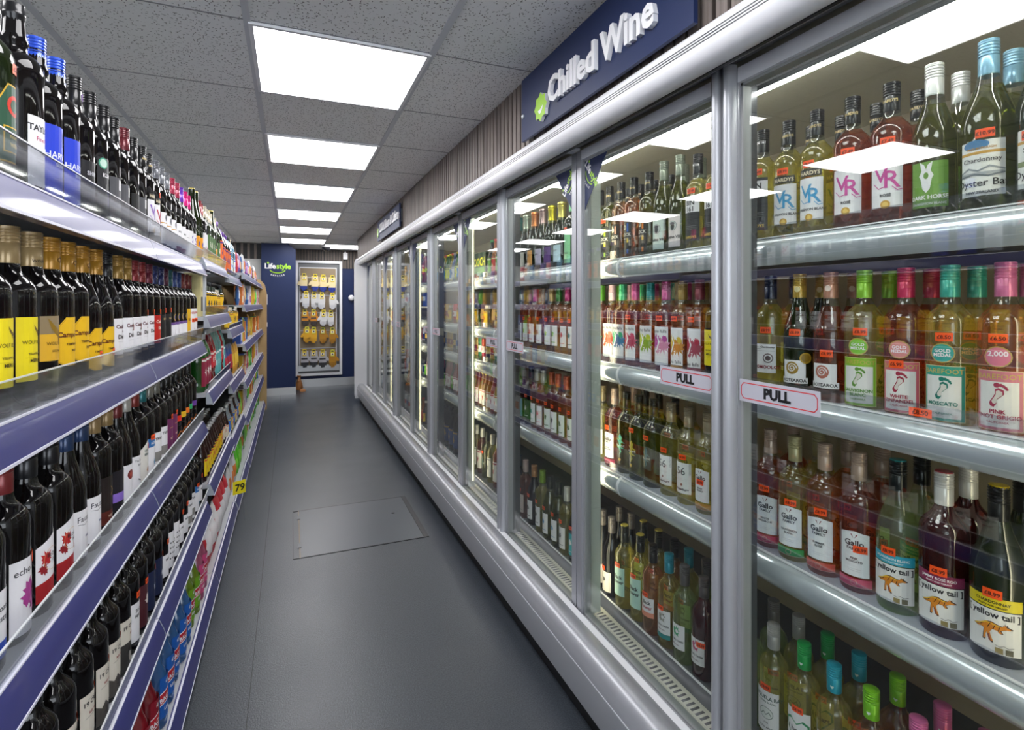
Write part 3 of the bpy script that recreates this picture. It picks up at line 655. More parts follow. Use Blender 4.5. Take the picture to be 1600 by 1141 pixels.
def protos(k, lod):
    """meshes of one kind; lod 0 near (separate parts), 1 far (one mesh)"""
    if lod in k['cache']: return k['cache'][lod]
    n = 28 if lod == 0 else 12; pf = prof(k['shape'], k['h'], k['R']); h, R = k['h'], k['R']
    gm = GLASS[k['glass']] if k['glass'] in GLASS else k['glass']
    see = k['glass'] in ('white', 'pale', 'rose', 'peach', 'olive')
    body = M(); body.lathe(pf, gm, n, split=(k['fill']*h, GLASS['clear']) if see else None)
    cp = M(); cm = (foil if k['metal'] else capm)(k['cap']); cpf = capprof(k['style'], h, R); cp.lathe(cpf, cm, max(12, n-8))
    if k['disc']: cp.lathe([(cpf[-2][0]*1.01, h*.994), (cpf[-2][0]*.9, h+.0012), (0.0005, h+.0013)], capm(k['disc']), 16)
    if k['collar'] and lod == 0: wrap(cp, k['collar'], cpf[1][0]+.0003)
    lb = M(); wrap(lb, k['art'], R, step=.00014 if lod == 0 else .0004, base=.0004)
    st = None
    if k['st']:
        z, u = k['st'][:2]; tx = k['st'][2] if len(k['st']) > 2 else '£8.99'; rr_ = max(rad_at(pf, z-.008), rad_at(pf, z+.008))+.0012; st = M()
        wrap(st, [('r', u-.0135, u+.0135, z-.008, z+.008, STK)]+([('t', tx, u, z-.0035, .0095, '#5a1408', True)] if lod == 0 else []), rr_, base=.0003)
        if rad_at(pf, z+.008) < rad_at(pf, z-.008)-.0008:
            q = (rad_at(pf, z-.008)-rad_at(pf, z+.008))/.016
            r0 = rad_at(pf, z-.008)+.0006; st.v = [(a*(r0-(c-z+.008)*q)/math.hypot(a, b), b*(r0-(c-z+.008)*q)/math.hypot(a, b), c) for a, b, c in st.v]
    if lod:
        for o in (cp, lb, st):
            if o:
                off = len(body.v); body.v += o.v
                for f, mi, sm in zip(o.f, o.mi, o.sm): body.f.append([i+off for i in f]); body.mi.append(body.m(o.ms[mi])); body.sm.append(sm)
        res = [(k['name'], body.mesh(k['name']))]
    else:
        res = [(k['name'], body.mesh(k['name'])), ('cap', cp.mesh('cap'))]
        if k['art']: res.append(('label', lb.mesh('label')))
        if st: res.append(('price_sticker', st.mesh('price_sticker')))
    k['cache'][lod] = res; return res
def place(meshes, loc, rz, label, cat, group):
    root = bpy.data.objects.new(meshes[0][0], meshes[0][1]); COL.objects.link(root); root.location = loc; root.rotation_euler = (0, 0, rz)
    tag(root, label, cat, group)
    for nm, me in meshes[1:]:
        c = bpy.data.objects.new(nm, me); COL.objects.link(c); c.parent = root
    return root
LOG = set()
def row(keys, ys, X, Z, rz, where, group, lod=0, jit=.10, jx=.004, start=0, frm='', dxs=None):
    """one row of bottles; every bottle gets its own position words"""
    for i, (k, y) in enumerate(zip(keys, ys)):
        if k is None: continue
        kd = KIND[k]; lab = f"{kd['desc']}, {frm}{ORD[i+start]} {where}"
        if len(lab.replace(',', ' ').split()) > 16: LOG.add(lab)
        place(protos(kd, lod), (X+random.uniform(-jx, jx), y, Z), rz+random.uniform(-jit, jit), lab, kd['cat'], group)
W, BK = '#e9e7ea', '#151516'
def lbl(z0, z1, hw, c, extra=()): return [('r', -hw, hw, z0, z1, c)]+list(extra)
# ---- chilled wines
K('bin', 'white wine, black label with white band', glass='white', cap='#101010', art=lbl(.03, .168, .030, '#15171b', [('r', -.030, .030, .118, .160, W), ('t', 'BIN', 0, .140, .020, BK, True), ('t', '161', 0, .121, .020, BK, True), ('r', -.02, .02, .075, .0765, '#888888'), ('r', -.02, .02, .070, .0712, '#777777'), ('r', -.02, .02, .065, .0662, '#777777'), ('t', 'HARDYS', 0, .038, .011, '#d9b44a', True)]), sticker=(.183, .004, '£7.49'), collar=[('t', 'BIN 161', 0, .262, .009, W, True)])
def vr(c, var): return lbl(.036, .135, .030, W, [('r', -.026, .026, .139, .156, '#141414'), ('r', -.024, .024, .1405, .1545, '#2a2622'), ('t', 'HARDYS', 0, .1425, .0125, '#e6d9b8', True), ('t', 'V', -.008, .088, .046, c, False), ('t', 'R', .010, .076, .050, c, False), ('l', [(-.022, .086), (-.012, .075), (-.002, .078)], .0016, c), ('l', [(.012, .078), (.020, .070), (.028, .072)], .0016, c), ('t', var, 0, .058, .0082, '#4a4a4e', True), ('d', 0, .042, .0085, '#c79a3c'), ('d', 0, .042, .005, '#e3c168')])
HC = [('t', 'HARDYS', 0, .258, .0085, '#d9c187', True)]
K('vrblue', 'white wine, black cap, label with blue script', glass='white', art=vr('#3f97c9', 'SAUVIGNON BLANC'), sticker=(.168, -.002), collar=HC)
K('vrpink', 'rose wine, black cap, label with pink script', glass='rose', R=.038, art=vr('#c9479a', 'ROSÉ'), sticker=(.172, .004, '£7.49'), collar=HC)
SK = [(-.35, 1), (-.25, .4), (-.4, .1), (-.3, -.1), (-.2, -.75), (0, -1), (.2, -.75), (.3, -.1), (.4, .1), (.25, .4), (.35, 1), (.1, .8), (0, .5), (-.1, .8)]
K('horse', 'dark bottle, white cap, green skull label', 'burg', 'olive', '#e6e8e8', art=lbl(.024, .112, .032, '#6f9c3c', [('p', SK, W, -.003, .082, .030), ('d', -.003, .085, .004, '#6f9c3c', 1.6), ('t', 'DARK HORSE', 0, .040, .0105, W, True), ('t', 'SAUVIGNON BLANC', 0, .029, .0062, W, True)]), h=.308)
K('oyster', 'green bottle, pale blue cap, white coastal label', 'burg', 'olive', '#7fb0cc', h=.315, R=.040, art=lbl(.030, .128, .034, '#e8e8e6', [('r', -.034, .034, .104, .109, '#c99a3c'), ('d', -.008, .121, .020, '#3f78a8', .45), ('t', 'MARLBOROUGH', 0, .1125, .0055, '#b8862e', True), ('t', 'Chardonnay', 0, .090, .0115, '#26262a'), ('r', -.033, .033, .067, .072, '#a8adb2'), ('l', [(-.032, .073), (-.018, .080), (-.004, .074), (.012, .081), (.032, .074)], .003, '#8a9198'), ('l', [(-.032, .066), (-.01, .069), (.01, .064), (.032, .068)], .003, '#6f767e'), ('t', 'Oyster Bay', 0, .047, .0175, '#17171a'), ('t', 'NEW ZEALAND', 0, .034, .0065, '#26262a', True)]), sticker=(.140, .006, '£10.99'))
K('oyster2', 'green bottle, blue cap, cream coastal label', 'burg', 'green', '#3f86b4', h=.315, R=.040, art=lbl(.030, .128, .034, '#e8e8e6', [('r', -.034, .034, .104, .109, '#c99a3c'), ('t', 'Sauvignon', 0, .090, .0115, '#26262a'), ('r', -.033, .033, .066, .075, '#7b8a5c'), ('t', 'Oyster Bay', 0, .047, .0175, '#17171a')]), sticker=(.118, -.012, '£10.99'))
K('woom', 'white wine, navy cap, label with round stamp', glass='white', cap='#1c2440', art=lbl(.048, .122, .029, W, [('t', 'Chardonnay', .008, .112, .007, '#2a2a2e', True), ('r', -.027, -.006, .113, .1138, '#777777'), ('r', -.027, -.006, .109, .1098, '#777777'), ('r', -.027, .026, .104, .1045, '#555555'), ('d', .010, .086, .0125, '#7a6a6c'), ('d', .010, .086, .0095, W), ('d', .010, .086, .0065, '#5a4a4c'), ('t', 'WOOMOOLOO', 0, .059, .0115, '#8c1f2c', True)]), sticker=(.158, .004))
def aot(c): return lbl(.032, .088, .027, W, [('d', -.004, .069, .0155, c), ('l', [(-.004+.0115*cos(a)*(1-a/14), .069+.0115*sin(a)*(1-a/14)) for a in [i*.5 for i in range(24)]], .0022, W), ('r', -.0315, .0315, .032, .046, W), ('t', 'AOTEAROA', 0, .0355, .0105, BK, True)])
K('aotg', 'dark bottle, gold cap, white swirl label', 'burg', 'green', '#b8953c', art=aot('#9c7c2c')+[('d', .027, .094, .0135, '#b89426'), ('d', .027, .094, .010, '#8f6f1c')], sticker=(.156, .002), collar=[('d', 0, .262, .007, '#e7d9a6')])
K('aotr', 'rose bottle, copper cap, white swirl label', 'burg', 'rose', '#b98570', art=aot('#b0695a'), sticker=(.112, .006), collar=[('d', 0, .262, .007, '#ecd6cc')])
def bare(c, l1, l2, dk, badge, bt):
    toes = [('d', x*.0165+.001, .0690+z*.0165, r*.0165, dk) for x, z, r in ((-.15, .98, .26), (.18, 1.0, .17), (.40, .90, .14), (.56, .75, .13), (.66, .58, .11))]
    a = lbl(.006, .110, .034, '#e9d9a8', [('r', -.0330, .0330, .007, .109, c), ('r', -.0285, .0275, .012, .091, '#e6e4e2'), ('t', 'BAREFOOT', 0, .0955, .0125, '#c9b25c', False), ('p', FOOT, dk, .0, .066, .0195), ('p', FOOT, '#d9d2cc', .0002, .066, .0140)]+toes+[('t', l1, -.001, .036, .0095, dk, True)]+([('t', l2, -.001, .027, .0095, dk, True)] if l2 else [])+[('t', 'CALIFORNIA', -.001, .019, .0052, dk, True)])
    return a+[('d', .0, .134, .0185, '#b59a48'), ('d', 0, .134, .0165, badge)]+[('t', b_, 0, .1355-.008*i, .0085 if len(bt) > 1 else .012, '#f3e9ee', True) for i, b_ in enumerate(bt)]
K('barg', 'white wine, lime cap, lime footprint label', glass='white', cap='#8ec63a', R=.0385, art=bare('#8cbf34', 'SAUVIGNON', 'BLANC', '#5a8f2e', '#7fc12c', ['GOLD', 'MEDAL']), sticker=(.166, .004))
K('barp', 'blush wine, crimson cap, pink footprint label', glass='rose', cap='#c22c58', R=.0385, art=bare('#d2667a', 'WHITE', 'ZINFANDEL', '#a8324a', '#d98a84', ['GOLD', 'MEDAL']), sticker=(.104, -.006, '£6.99'))
K('bart', 'white wine, teal cap, teal footprint label', glass='white', cap='#3fa896', R=.0385, art=bare('#2f9c8a', 'MOSCATO', '', '#1f7a6c', '#2f9c90', ['GOLD', 'MEDAL']), sticker=(.164, .002, '£8.50'))
K('barr', 'rose wine, pink cap, pink footprint label', glass='peach', cap='#cf6f9c', R=.0385, art=bare('#cf7c8c', 'PINK', 'PINOT GRIGIO', '#a83c58', '#d8788c', ['2,000']), sticker=(.166, .0, '£6.50'))
def gal(bc, v1, v2): return [('p', [(-.029, .036), (.029, .036), (.029, .128), (.0, .134), (-.029, .128)], '#e9ebee'), ('p', [(-.007, .009), (-.001, .0), (-.004, .009)], '#7a1f28', 0, .118, 1), ('p', [(.007, .009), (.001, .0), (.004, .009)], '#7a1f28', 0, .118, 1), ('t', 'Gallo', 0, .102, .0175, '#2f2f33', True), ('t', 'FAMILY', 0, .093, .0088, '#4a4a4e', True), ('t', v1, 0, .073, .0066, '#3a3a3e', True), ('t', v2, 0, .066, .0066, '#3a3a3e', True), ('r', -.013, .013, .052, .0525, '#b8b8bc'), ('r', -.011, .011, .048, .0485, '#b8b8bc'), ('r', -.034, .034, .014, .032, bc), ('r', -.034, .034, .0135, .0145, '#d8b8a8'), ('d', 0, .023, .0075, bc), ('d', 0, .023, .0065, '#d8a898'), ('d', 0, .023, .0052, bc)]
K('galw', 'rose wine, grey cap, white label, raspberry band', glass='rose', cap='#b59c8c', art=gal('#c2405c', 'WHITE', 'GRENACHE'), sticker=(.152, -.002), R=.0385)
K('galg', 'white wine, champagne cap, label with green band', glass='white', cap='#a8a078', art=gal('#2f9c4a', 'SAUVIGNON', 'BLANC'), sticker=(.143, .004), R=.0385)
K('gals', 'rose wine, beige cap, label with coral band', glass='peach', cap='#b59c8c', art=gal('#cf5c4a', 'SUMMER', 'ROSÉ'), sticker=(.148, .004), R=.0385)
K('galp', 'pink wine, beige cap, label with pink band', glass='rose', cap='#b59c8c', art=gal('#cf4a6c', 'PINK', 'MOSCATO'), sticker=(.096, .012), R=.0385)
def roo(bc, tx, tc='#f4f0f0'): 
    it = [('r', -.042, .042, .098, .118, bc), ('t', tx, 0, .107, .0068, tc, True), ('t', 'FRUITY AND VIBRANT', 0, .1012, .0040, tc, True), ('r', -.040, .040, .022, .0965, '#e9e7e6'), ('t', '[ yellow tail ]', 0, .083, .0145, '#222226', True)]
    it += [('p', ROO, '#3a1e14', -.001, .0610, .0285), ('p', ROO, '#e08a22', -.001, .0612, .0255)]
    it += [('l', [(-.025, .0622), (-.016, .0665), (-.008, .0725), (.002, .0715), (.010, .0700)], .0020, '#f0c23c'), ('l', [(-.005, .052), (-.003, .043)], .0026, '#8c3a1e'), ('l', [(-.006, .064), (-.002, .0725)], .0010, '#3a1e14'), ('l', [(.001, .063), (.004, .071)], .0010, '#3a1e14'), ('l', [(.008, .062), (.010, .070)], .0010, '#3a1e14')]
    return it+[('l', [(.004, .038), (.010, .036), (.015, .039), (.021, .036), (.028, .038)], .0008, '#4a4a4e'), ('r', .004, .014, .024, .034, '#8c7a3c'), ('r', .017, .027, .024, .034, '#5c5638')]
K('rooteal', 'green bottle, teal cap top, teal kangaroo label', 'burg', 'pale', '#14181a', disc='#2f9ca0', art=roo('#2fa8c4', 'SAUVIGNON BLANC'), sticker=(.124, -.006, '£8.99'), R=.0385, h=.305)
K('rooplum', 'rose bottle, white cap, plum kangaroo label', 'bord', 'red', '#e4e2e0', disc='#c23c54', art=roo('#8c2450', 'JAMMY ROSÉ ROO'), sticker=(.124, .0, '£8.99'), R=.040, h=.305)
K('rooyel', 'dark bottle, yellow cap top, yellow kangaroo label', 'burg', 'green', '#141414', disc='#e8c81e', art=roo('#e0cc1c', 'CHARDONNAY', '#2a2a1a'), sticker=(.124, .0, '£8.99'), R=.041, h=.305)
def creek(c, band=None): return lbl(.045, .122, .030, W, [('s', .0, .098, .019, c, 5), ('s', .004, .100, .009, W, 6), ('t', "JACOB'S CREEK", 0, .069, .0078, '#26262a', True), ('t', 'Moscato', 0, .056, .0075, '#6a3a4a')]+([('r', -.030, .030, .030, .045, band)] if band else []))
K('creeky', 'pale bottle, grey cap, label with lime leaf', glass='pale', cap='#6f6a66', art=creek('#b8c83c'), sticker=(.116, .014))
K('creekt', 'white wine, teal cap, label over teal band', glass='white', cap='#2f8ca0', art=creek('#8c8a80', '#2f8c90'), sticker=(.128, -.006))
K('creekg', 'pale bottle, grey cap, label with green leaf', glass='pale', cap='#5c5858', art=creek('#2f9c6c'))
K('creekr', 'dark rose bottle, grey cap, magenta leaf label', glass='red', cap='#5c5454', art=creek('#b83c70'), sticker=(.108, .020))
K('bay', 'white wine, silver cap, label with bay engraving', glass='white', cap='#a8a6a4', art=lbl(.035, .140, .031, W, [('t', 'ANGUELA BAY', 0, .119, .0125, '#2c4a44', True), ('t', 'CHENIN BLANC', 0, .110, .0065, '#6a7a74', True), ('d', 0, .084, .018, '#5a6a66', .85), ('d', 0, .084, .0165, '#dfe2e0', .85), ('l', [(-.012, .078), (-.006, .086), (0, .080), (.008, .088), (.012, .080)], .0016, '#5a6a66'), ('t', '2023', 0, .058, .006, '#3a3a3e'), ('t', 'SOUTH AFRICA', 0, .045, .006, '#3a3a3e', True)]), sticker=(.150, -.002))
def heart(nm, cap, c, gl='white'): K(nm, f'{nm[2:]} capped bottle with heart outline label', glass=gl, cap=cap, art=lbl(.040, .146, .031, W, [('p', HEART, c, 0, .098, .060), ('p', HEART, W, 0, .098, .050), ('t', 'I heart', 0, .094, .0165, '#222226', True), ('t', 'WINES', 0, .060, .012, '#222226', True)]), collar=[('p', HEART, '#d8e8e0', 0, .252, .0075)], sticker=(.150, .002))
heart('h_green', '#1f9c4a', '#2f8c5a'); heart('h_blue', '#1f9cb4', '#2f8ca4'); heart('h_lime', '#7fc81e', '#6fae2a', 'peach'); heart('h_pink', '#d068a0', '#c84a88', 'rose')
def lock(c1, c2, g='olive'): return [('r', .004, .012, .100, .130, c1), ('r', .004, .012, .060, .078, c2), ('r', .004, .012, .020, .036, c1), ('t', 'b', -.006, .108, .034, '#d9d4c4', True), ('t', 'LOCK', 0, .084, .016, '#e4e0d4', True), ('t', 'BLACK', 0, .072, .009, '#cfcabc', True)]
K('lk1', 'green bottle, lime blocks on black label', glass='olive', art=lbl(.02, .138, .024, '#1c1f1a', lock('#a8c82c', '#e8d24a')), sticker=(.160, .0), collar=HC)
K('lk2', 'amber bottle, peach blocks on black label', glass='peach', art=lbl(.02, .138, .024, '#1c1a1a', lock('#e8a488', '#f0c4ac')), collar=HC)
K('lk3', 'amber bottle, blue blocks on black label', glass='peach', art=lbl(.02, .138, .024, '#1a1c20', lock('#3f6cc0', '#e8c84a')), collar=HC)
K('lk4', 'green bottle, orange blocks on black label', glass='olive', art=lbl(.02, .138, .024, '#1c1a1a', lock('#e8862c', '#e8b83c')), collar=HC)
def fau(bg): return lbl(.02, .122, .030, bg, [('d', .004, .088, .016, '#6f7a78'), ('d', .004, .088, .0145, '#c4c8c4'), ('d', .004, .085, .008, '#3a3a3e', 1.3), ('d', .004, .095, .0095, '#4a4248', .5), ('t', 'Faustino VII', 0, .048, .0125, '#2a2a2e', True)])
K('fau1', 'tall bottle, grey cap, mint portrait label', 'burg', 'olive', '#7c8474', h=.318, art=fau('#cfdcd2'))
K('fau2', 'tall bottle, grey cap, cream portrait label', 'burg', 'olive', '#7c8474', h=.318, art=fau('#ddd2d0'))
def echo(c1, c2, low=False):
    t_ = ('t', 'echo falls', 0, .036 if low else .130, .0145, '#55525a', False)
    a = lbl(.022, .150, .0315, W, [('s', -.014, .100, .032, c1, 11), ('s', .016, .088, .032, c2, 12), ('s', -.006, .074, .018, c2, 14), ('s', .020, .110, .014, c1, 15), ('l', [(-.006, .116), (.001, .100), (-.003, .088), (-.010, .072)], .0055, '#f1f1f3'), t_])
    if low: a += [('r', -.0315, .0315, .008, .030, c2), ('t', '9.0%', .018, .014, .010, W, True)]
    return a
for nm, cap, c1, c2, g_, low in (('e1', '#5a9c2c', '#8ab82c', '#2f7a3a', 'rose', 0), ('e2', '#e0b8c0', '#d9886c', '#c8603c', 'rose', 0), ('e3', '#4fc888', '#3fae7c', '#2f6c9c', 'peach', 0), ('e4', '#e0609c', '#d8486c', '#b82c50', 'rose', 0), ('e5', '#1f8c8c', '#b8c82c', '#7fa82c', 'peach', 0), ('e6', '#b8307c', '#b8409c', '#d088a8', 'rose', 0), ('e7', '#8c6c2c', '#d8b83c', '#c8862c', 'peach', 1), ('e8', '#7a2c3c', '#b8304c', '#a8485c', 'peach', 1)):
    nmz = {'e1': 'green', 'e2': 'pale pink', 'e3': 'mint', 'e4': 'pink', 'e5': 'teal', 'e6': 'magenta', 'e7': 'golden brown', 'e8': 'wine red'}[nm]
    K(nm, f'{nmz} capped wine with fruit splash label', glass=g_, cap=cap, art=echo(c1, c2, low), sticker=(.178, .0) if nm in ('e4', 'e6', 'e7', 'e8') else None, R=.037)
K('wolfy', 'dark wine with all yellow eagle label', art=lbl(.045, .150, .0345, '#e6d21e', [('p', EAGLE, '#6f5a1c', .004, .128, .010), ('t', 'WOLF BLASS', -.002, .106, .0085, '#5a4c1c'), ('t', 'YELLOW LABEL', 0, .088, .005, '#5a4c1c', True), ('r', -.022, .022, .083, .0834, '#a8941c'), ('t', 'MERLOT', 0, .076, .0075, '#3a3216', True)]), sticker=None, cap='#b89c6c')
K('wolfg', 'dark wine, tan cap, gold label with flying eagle', art=lbl(.070, .150, .0345, '#8c7a5c', [('r', -.0345, .0345, .070, .118, '#d9a82c'), ('p', EAGLE, '#8a6a1c', .0, .124, .022), ('t', 'WOLF BLASS', 0, .098, .0085, '#6f521c'), ('t', 'GOLD LABEL', 0, .086, .005, '#6f521c', True)]), cap='#b89c6c', collar=[('t', 'WOLF BLASS', 0, .246, .0065, '#4a3a1c', True)])
CAMP = [(-.0345, .060), (-.020, .052), (.020, .052), (.0345, .060), (.0345, .128), (.020, .146), (-.020, .146), (-.0345, .128)]
def camp(dz=0): return [('p', [(a, b+dz) for a, b in CAMP], '#e8b81e'), ('l', [(a*.93, b*.985+.0015+dz) for a, b in CAMP+CAMP[:1]], .0008, '#a8801c'), ('t', 'Campo Viejo', 0, .108+dz, .0135, '#5a1c14', True), ('t', 'TEMPRANILLO', 0, .092+dz, .0062, '#5a3a14', True), ('t', 'RIOJA', 0, .080+dz, .0062, '#5a3a14', True)]
K('camp', 'dark wine, mustard cap, yellow cornered label', cap='#c8902c', art=camp(), collar=[('t', 'CV', 0, .252, .014, '#6f4a14')])
K('camp2', 'sloping bottle, mustard cap, low yellow label', 'burg', cap='#c8902c', art=camp(-.028), sticker=(.058, .006, '£9.49'), collar=[('t', 'CV', 0, .252, .014, '#6f4a14')])
CAS = lbl(.045, .135, .034, W, [('t', 'Casillero', 0, .110, .0135, '#5a1f28', True), ('t', 'del', 0, .100, .008, '#5a1f28'), ('t', 'Diablo', 0, .084, .0145, '#3a2a2c', True), ('r', -.02, .02, .076, .0765, '#999999'), ('r', -.0345, .0345, .034, .045, '#2c221e'), ('t', 'CONCHA Y TORO', 0, .037, .0055, '#c8a86c', True)])
K('casd', 'dark wine, black cap, white gothic lettered label', 'burg', cap='#26262a', art=CAS)
K('casg', 'dark wine, gold cap, white gothic lettered label', cap='#b0883c', art=CAS, sticker=(.108, .020))
K('casr', 'dark wine, red cap, white gothic lettered label', cap='#9c2c30', art=CAS, sticker=(.146, .010))
K('casred', 'dark wine, maroon cap, all red label', cap='#7a2038', art=lbl(.045, .135, .034, '#b8241e', [('t', 'Casillero', 0, .110, .0135, '#f0d8c8', True), ('t', 'Diablo', 0, .090, .012, '#f0d8c8', True)]), sticker=(.146, .006))
K('blk', 'dark wine, navy cap, black crescent label', cap='#26306c', art=lbl(.040, .135, .033, '#1e1c1e', [('t', 'BARON', 0, .118, .009, '#b8a06c', True), ('d', .008, .075, .020, '#4a443c'), ('d', .002, .078, .018, '#1e1c1e')]), sticker=(.150, .008))
def jay(nm, cap, d): K(nm, d, cap=cap, art=lbl(.012, .100, .034, W, [('d', .0, .122, .013, '#c8a43c'), ('d', 0, .122, .0095, '#3a3a78'), ('r', -.034, .034, .094, .104, '#6a4a8c'), ('t', 'J', .004, .048, .040, '#8c3c5c'), ('t', 'RESERVA', 0, .026, .006, '#3a3a3e', True)]))
jay('jm', '#5c2440', 'dark wine, plum cap, white label with one curved letter'); jay('jt', '#1f5c60', 'dark wine, teal cap, white label with one curved letter'); jay('jb', '#2c4488', 'dark wine, blue cap, white label with one curved letter')
K('yelr', 'dark wine, red cap, tall yellow panel label', cap='#7a2424', art=lbl(.02, .15, .033, '#e8b41e', [('r', .006, .033, .02, .07, '#c23a24'), ('t', 'ROJO', 0, .10, .016, '#7a2a14', True)]))
K('here', 'dark wine, red cap, white label with red block letters', cap='#7a2424', art=lbl(.03, .15, .033, W, [('t', 'HEREFORD', 0, .128, .0125, '#b82c2c', True), ('s', 0, .06, .012, '#a83c3c', 4)]), sticker=(.10, -.012))
# top shelf
SHD = [(-.030, .030), (.030, .030), (.030, .120), (.015, .150), (-.015, .150), (-.030, .120)]
K('qsh', 'green bottle, green shield label with red letter', 'bord', 'green', '#1c2a1c', art=[('p', SHD, '#c8a02c'), ('p', [(a*.94, b*.96+.0035) for a, b in SHD], '#1f4a34'), ('d', 0, .118, .0165, '#c8301e'), ('d', 0, .118, .0105, '#1f4a34'), ('l', [(.006, .110), (.016, .100)], .005, '#c8301e'), ('r', -.022, .022, .045, .085, '#c8a02c'), ('r', -.020, .020, .047, .083, '#1f4a34'), ('t', 'RUBY', 0, .068, .010, '#d9b84a', True), ('t', 'WINE', 0, .054, .009, '#d9b84a', True)], sticker=(.176, .006))
K('port', 'black port bottle, black cap, tall white label', 'port', 'dark', '#17171a', 'sleeve', R=.039, art=lbl(.012, .128, .032, W, [('t', "TAYLOR'S", 0, .104, .0145, '#222226', True), ('t', 'Fine Ruby', .002, .088, .0105, '#b8406c'), ('t', 'PORT', 0, .066, .007, '#3a3a3e', True), ('r', -.02, .02, .058, .0585, '#888888'), ('r', -.016, .016, .052, .0525, '#888888')]), h=.315)
K('harv', 'black sherry bottle, bright blue cap, cobalt label', 'port', 'dark', '#2c55d0', R=.038, art=lbl(.008, .140, .036, '#1f3cc8', [('r', .004, .028, .105, .132, '#16288c'), ('p', HEART, '#c8d0e8', .016, .118, .014), ('t', 'HARVEYS', 0, .080, .0170, '#e8ecf8', False), ('t', 'SOLERA', 0, .066, .0085, '#e8ecf8', True), ('t', '1796', 0, .050, .007, '#c8d0e8'), ('r', -.02, .02, .042, .0425, '#c8d0e8')]), h=.300, collar=[('t', 'HARVEYS', 0, .262, .008, '#c8d4f8', True), ('t', '1796', 0, .250, .006, '#c8d4f8', True)])
K('kum', 'dark wine, black cap, charcoal label with green badge', art=lbl(.02, .150, .033, '#26262a', [('d', -.018, .137, .0125, '#4fa888'), ('d', -.018, .137, .0095, '#c8e0d4'), ('t', 'KUMALA', .004, .106, .0125, W, True), ('t', 'MERLOT', .004, .06, .010, '#7c6cd0', True, pi/2), ('r', -.012, -.010, .03, .09, '#888888')]))
K('pur', 'dark wine, black cap with violet mark', art=lbl(.03, .12, .032, '#17171c', [('t', 'SHIRAZ', 0, .09, .012, '#b8b8c0', True)]), collar=[('p', LIZ, '#8c3cc8', 0, .256, .010)])
K('sil', 'dark wine, black cap, grey label with white square', art=lbl(.015, .125, .032, '#55555a', [('r', -.006, .028, .095, .120, W), ('t', 'RESERVE', 0, .07, .010, '#c8c8cc', True)]))
K('redc', 'dark wine, dark red cap, plain black label', cap='#6c1f2a', art=lbl(.02, .12, .030, '#1a1a1c', [('r', .004, .026, .08, .11, W)]))
K('vrr', 'dark wine, black cap, white label with red script', art=vr('#b8304c', 'SHIRAZ'), collar=HC, sticker=(.168, .004))
K('vrp', 'dark wine, black cap, white label with violet script', art=vr('#7c4ab0', 'MERLOT'), collar=HC)
K('grc', 'dark wine, grey cap, white label with gold ring', cap='#6c6e74', art=lbl(.02, .125, .032, W, [('d', 0, .108, .014, '#8c8e94'), ('d', 0, .108, .011, '#3a3a40'), ('r', -.032, .032, .088, .091, '#c8943c'), ('t', 'ESTATE', 0, .07, .010, '#3a3a3e', True)]))
K('mar', 'dark wine, crimson cap, white label with dark foot', cap='#a02c48', art=lbl(.02, .125, .032, W, [('r', -.032, .032, .02, .036, '#7a2038'), ('t', 'MALBEC', 0, .09, .011, '#6c6c70', True)]))
K('vio', 'dark wine, violet cap, white wordless label', cap='#6c34b8', art=lbl(.02, .125, .032, W, [('r', -.02, .02, .09, .092, '#888888')]))
K('pnk', 'dark wine, hot pink cap, white curved script label', cap='#e01f80', art=lbl(.02, .130, .033, W, [('t', 'S', -.004, .08, .045, '#6c4ab0'), ('t', 'Co', .01, .05, .03, '#c83c5c')]), collar=[('p', HEART, '#ffd0e4', 0, .252, .009)])
K('orn', 'dark wine, orange cap, white script label', cap='#f08a1e', art=lbl(.02, .130, .033, W, [('t', 'S', -.004, .08, .045, '#c84a3c')]))
K('gsp', 'tall green bottle, gold top, orange label', 'flute', 'green', '#c8b45c', 'lid', h=.330, R=.034, art=lbl(.012, .105, .030, '#f0a01e', [('d', .0, .07, .013, '#5c3c8c')]))
K('wsp', 'dark green bottle, cream cap, busy green label', 'bord', 'green', '#d8cfb8', art=lbl(.02, .15, .032, '#4a6c3c', [('s', 0, .1, .025, '#d8d8c8', 9), ('s', 0, .05, .02, '#e08a2c', 8)]))
K('rdg', 'dark wine, red cap, white plum label', cap='#a8303c', art=lbl(.02, .14, .032, W, [('s', 0, .06, .026, '#a83c6c', 19)]))
# third shelf, left
K('pot', 'dark wine, pale label with blue foot', art=lbl(.02, .12, .034, W, [('r', -.034, .034, .02, .045, '#2c4cb0'), ('t', 'Coastal', 0, .09, .013, '#3a3a3e'), ('t', 'Estate', 0, .075, .013, '#3a3a3e')]), cap='#2c2c34')
K('ech', 'dark wine, dark cap, white label with purple splash', cap='#8c2c30', art=lbl(.012, .132, .0345, W, [('t', 'echo falls', 0, .108, .0155, '#3a3a40', False), ('s', -.002, .072, .028, '#a8408c', 21), ('s', .012, .060, .022, '#c878b0', 22), ('l', [(.002, .092), (.006, .07), (0, .05)], .003, '#5c1c4a')]), sticker=(.128, .018))
SLP = [(-.0345, .022), (.0345, .040), (.0345, .150), (-.0345, .118)]
K('blos', 'dark wine, slanted white label with red leaves', cap='#1c1c20', art=[('p', SLP, W), ('p', [(-.0345, .022), (.0345, .040), (.0345, .066), (-.0345, .054)], '#a82428'), ('s', -.016, .096, .017, '#b8282c', 31), ('s', -.022, .078, .012, '#8c1c24', 32), ('l', [(-.004+.018*cos(a), .092+.020*sin(a)) for a in [i*.4 for i in range(14)]], .0007, '#c8a46c'), ('t', 'BLOSSOM', .004, .096, .0092, '#26262a', False), ('t', 'HILL', .006, .086, .0092, '#26262a', False), ('s', .018, .070, .008, '#e08868', 33)])
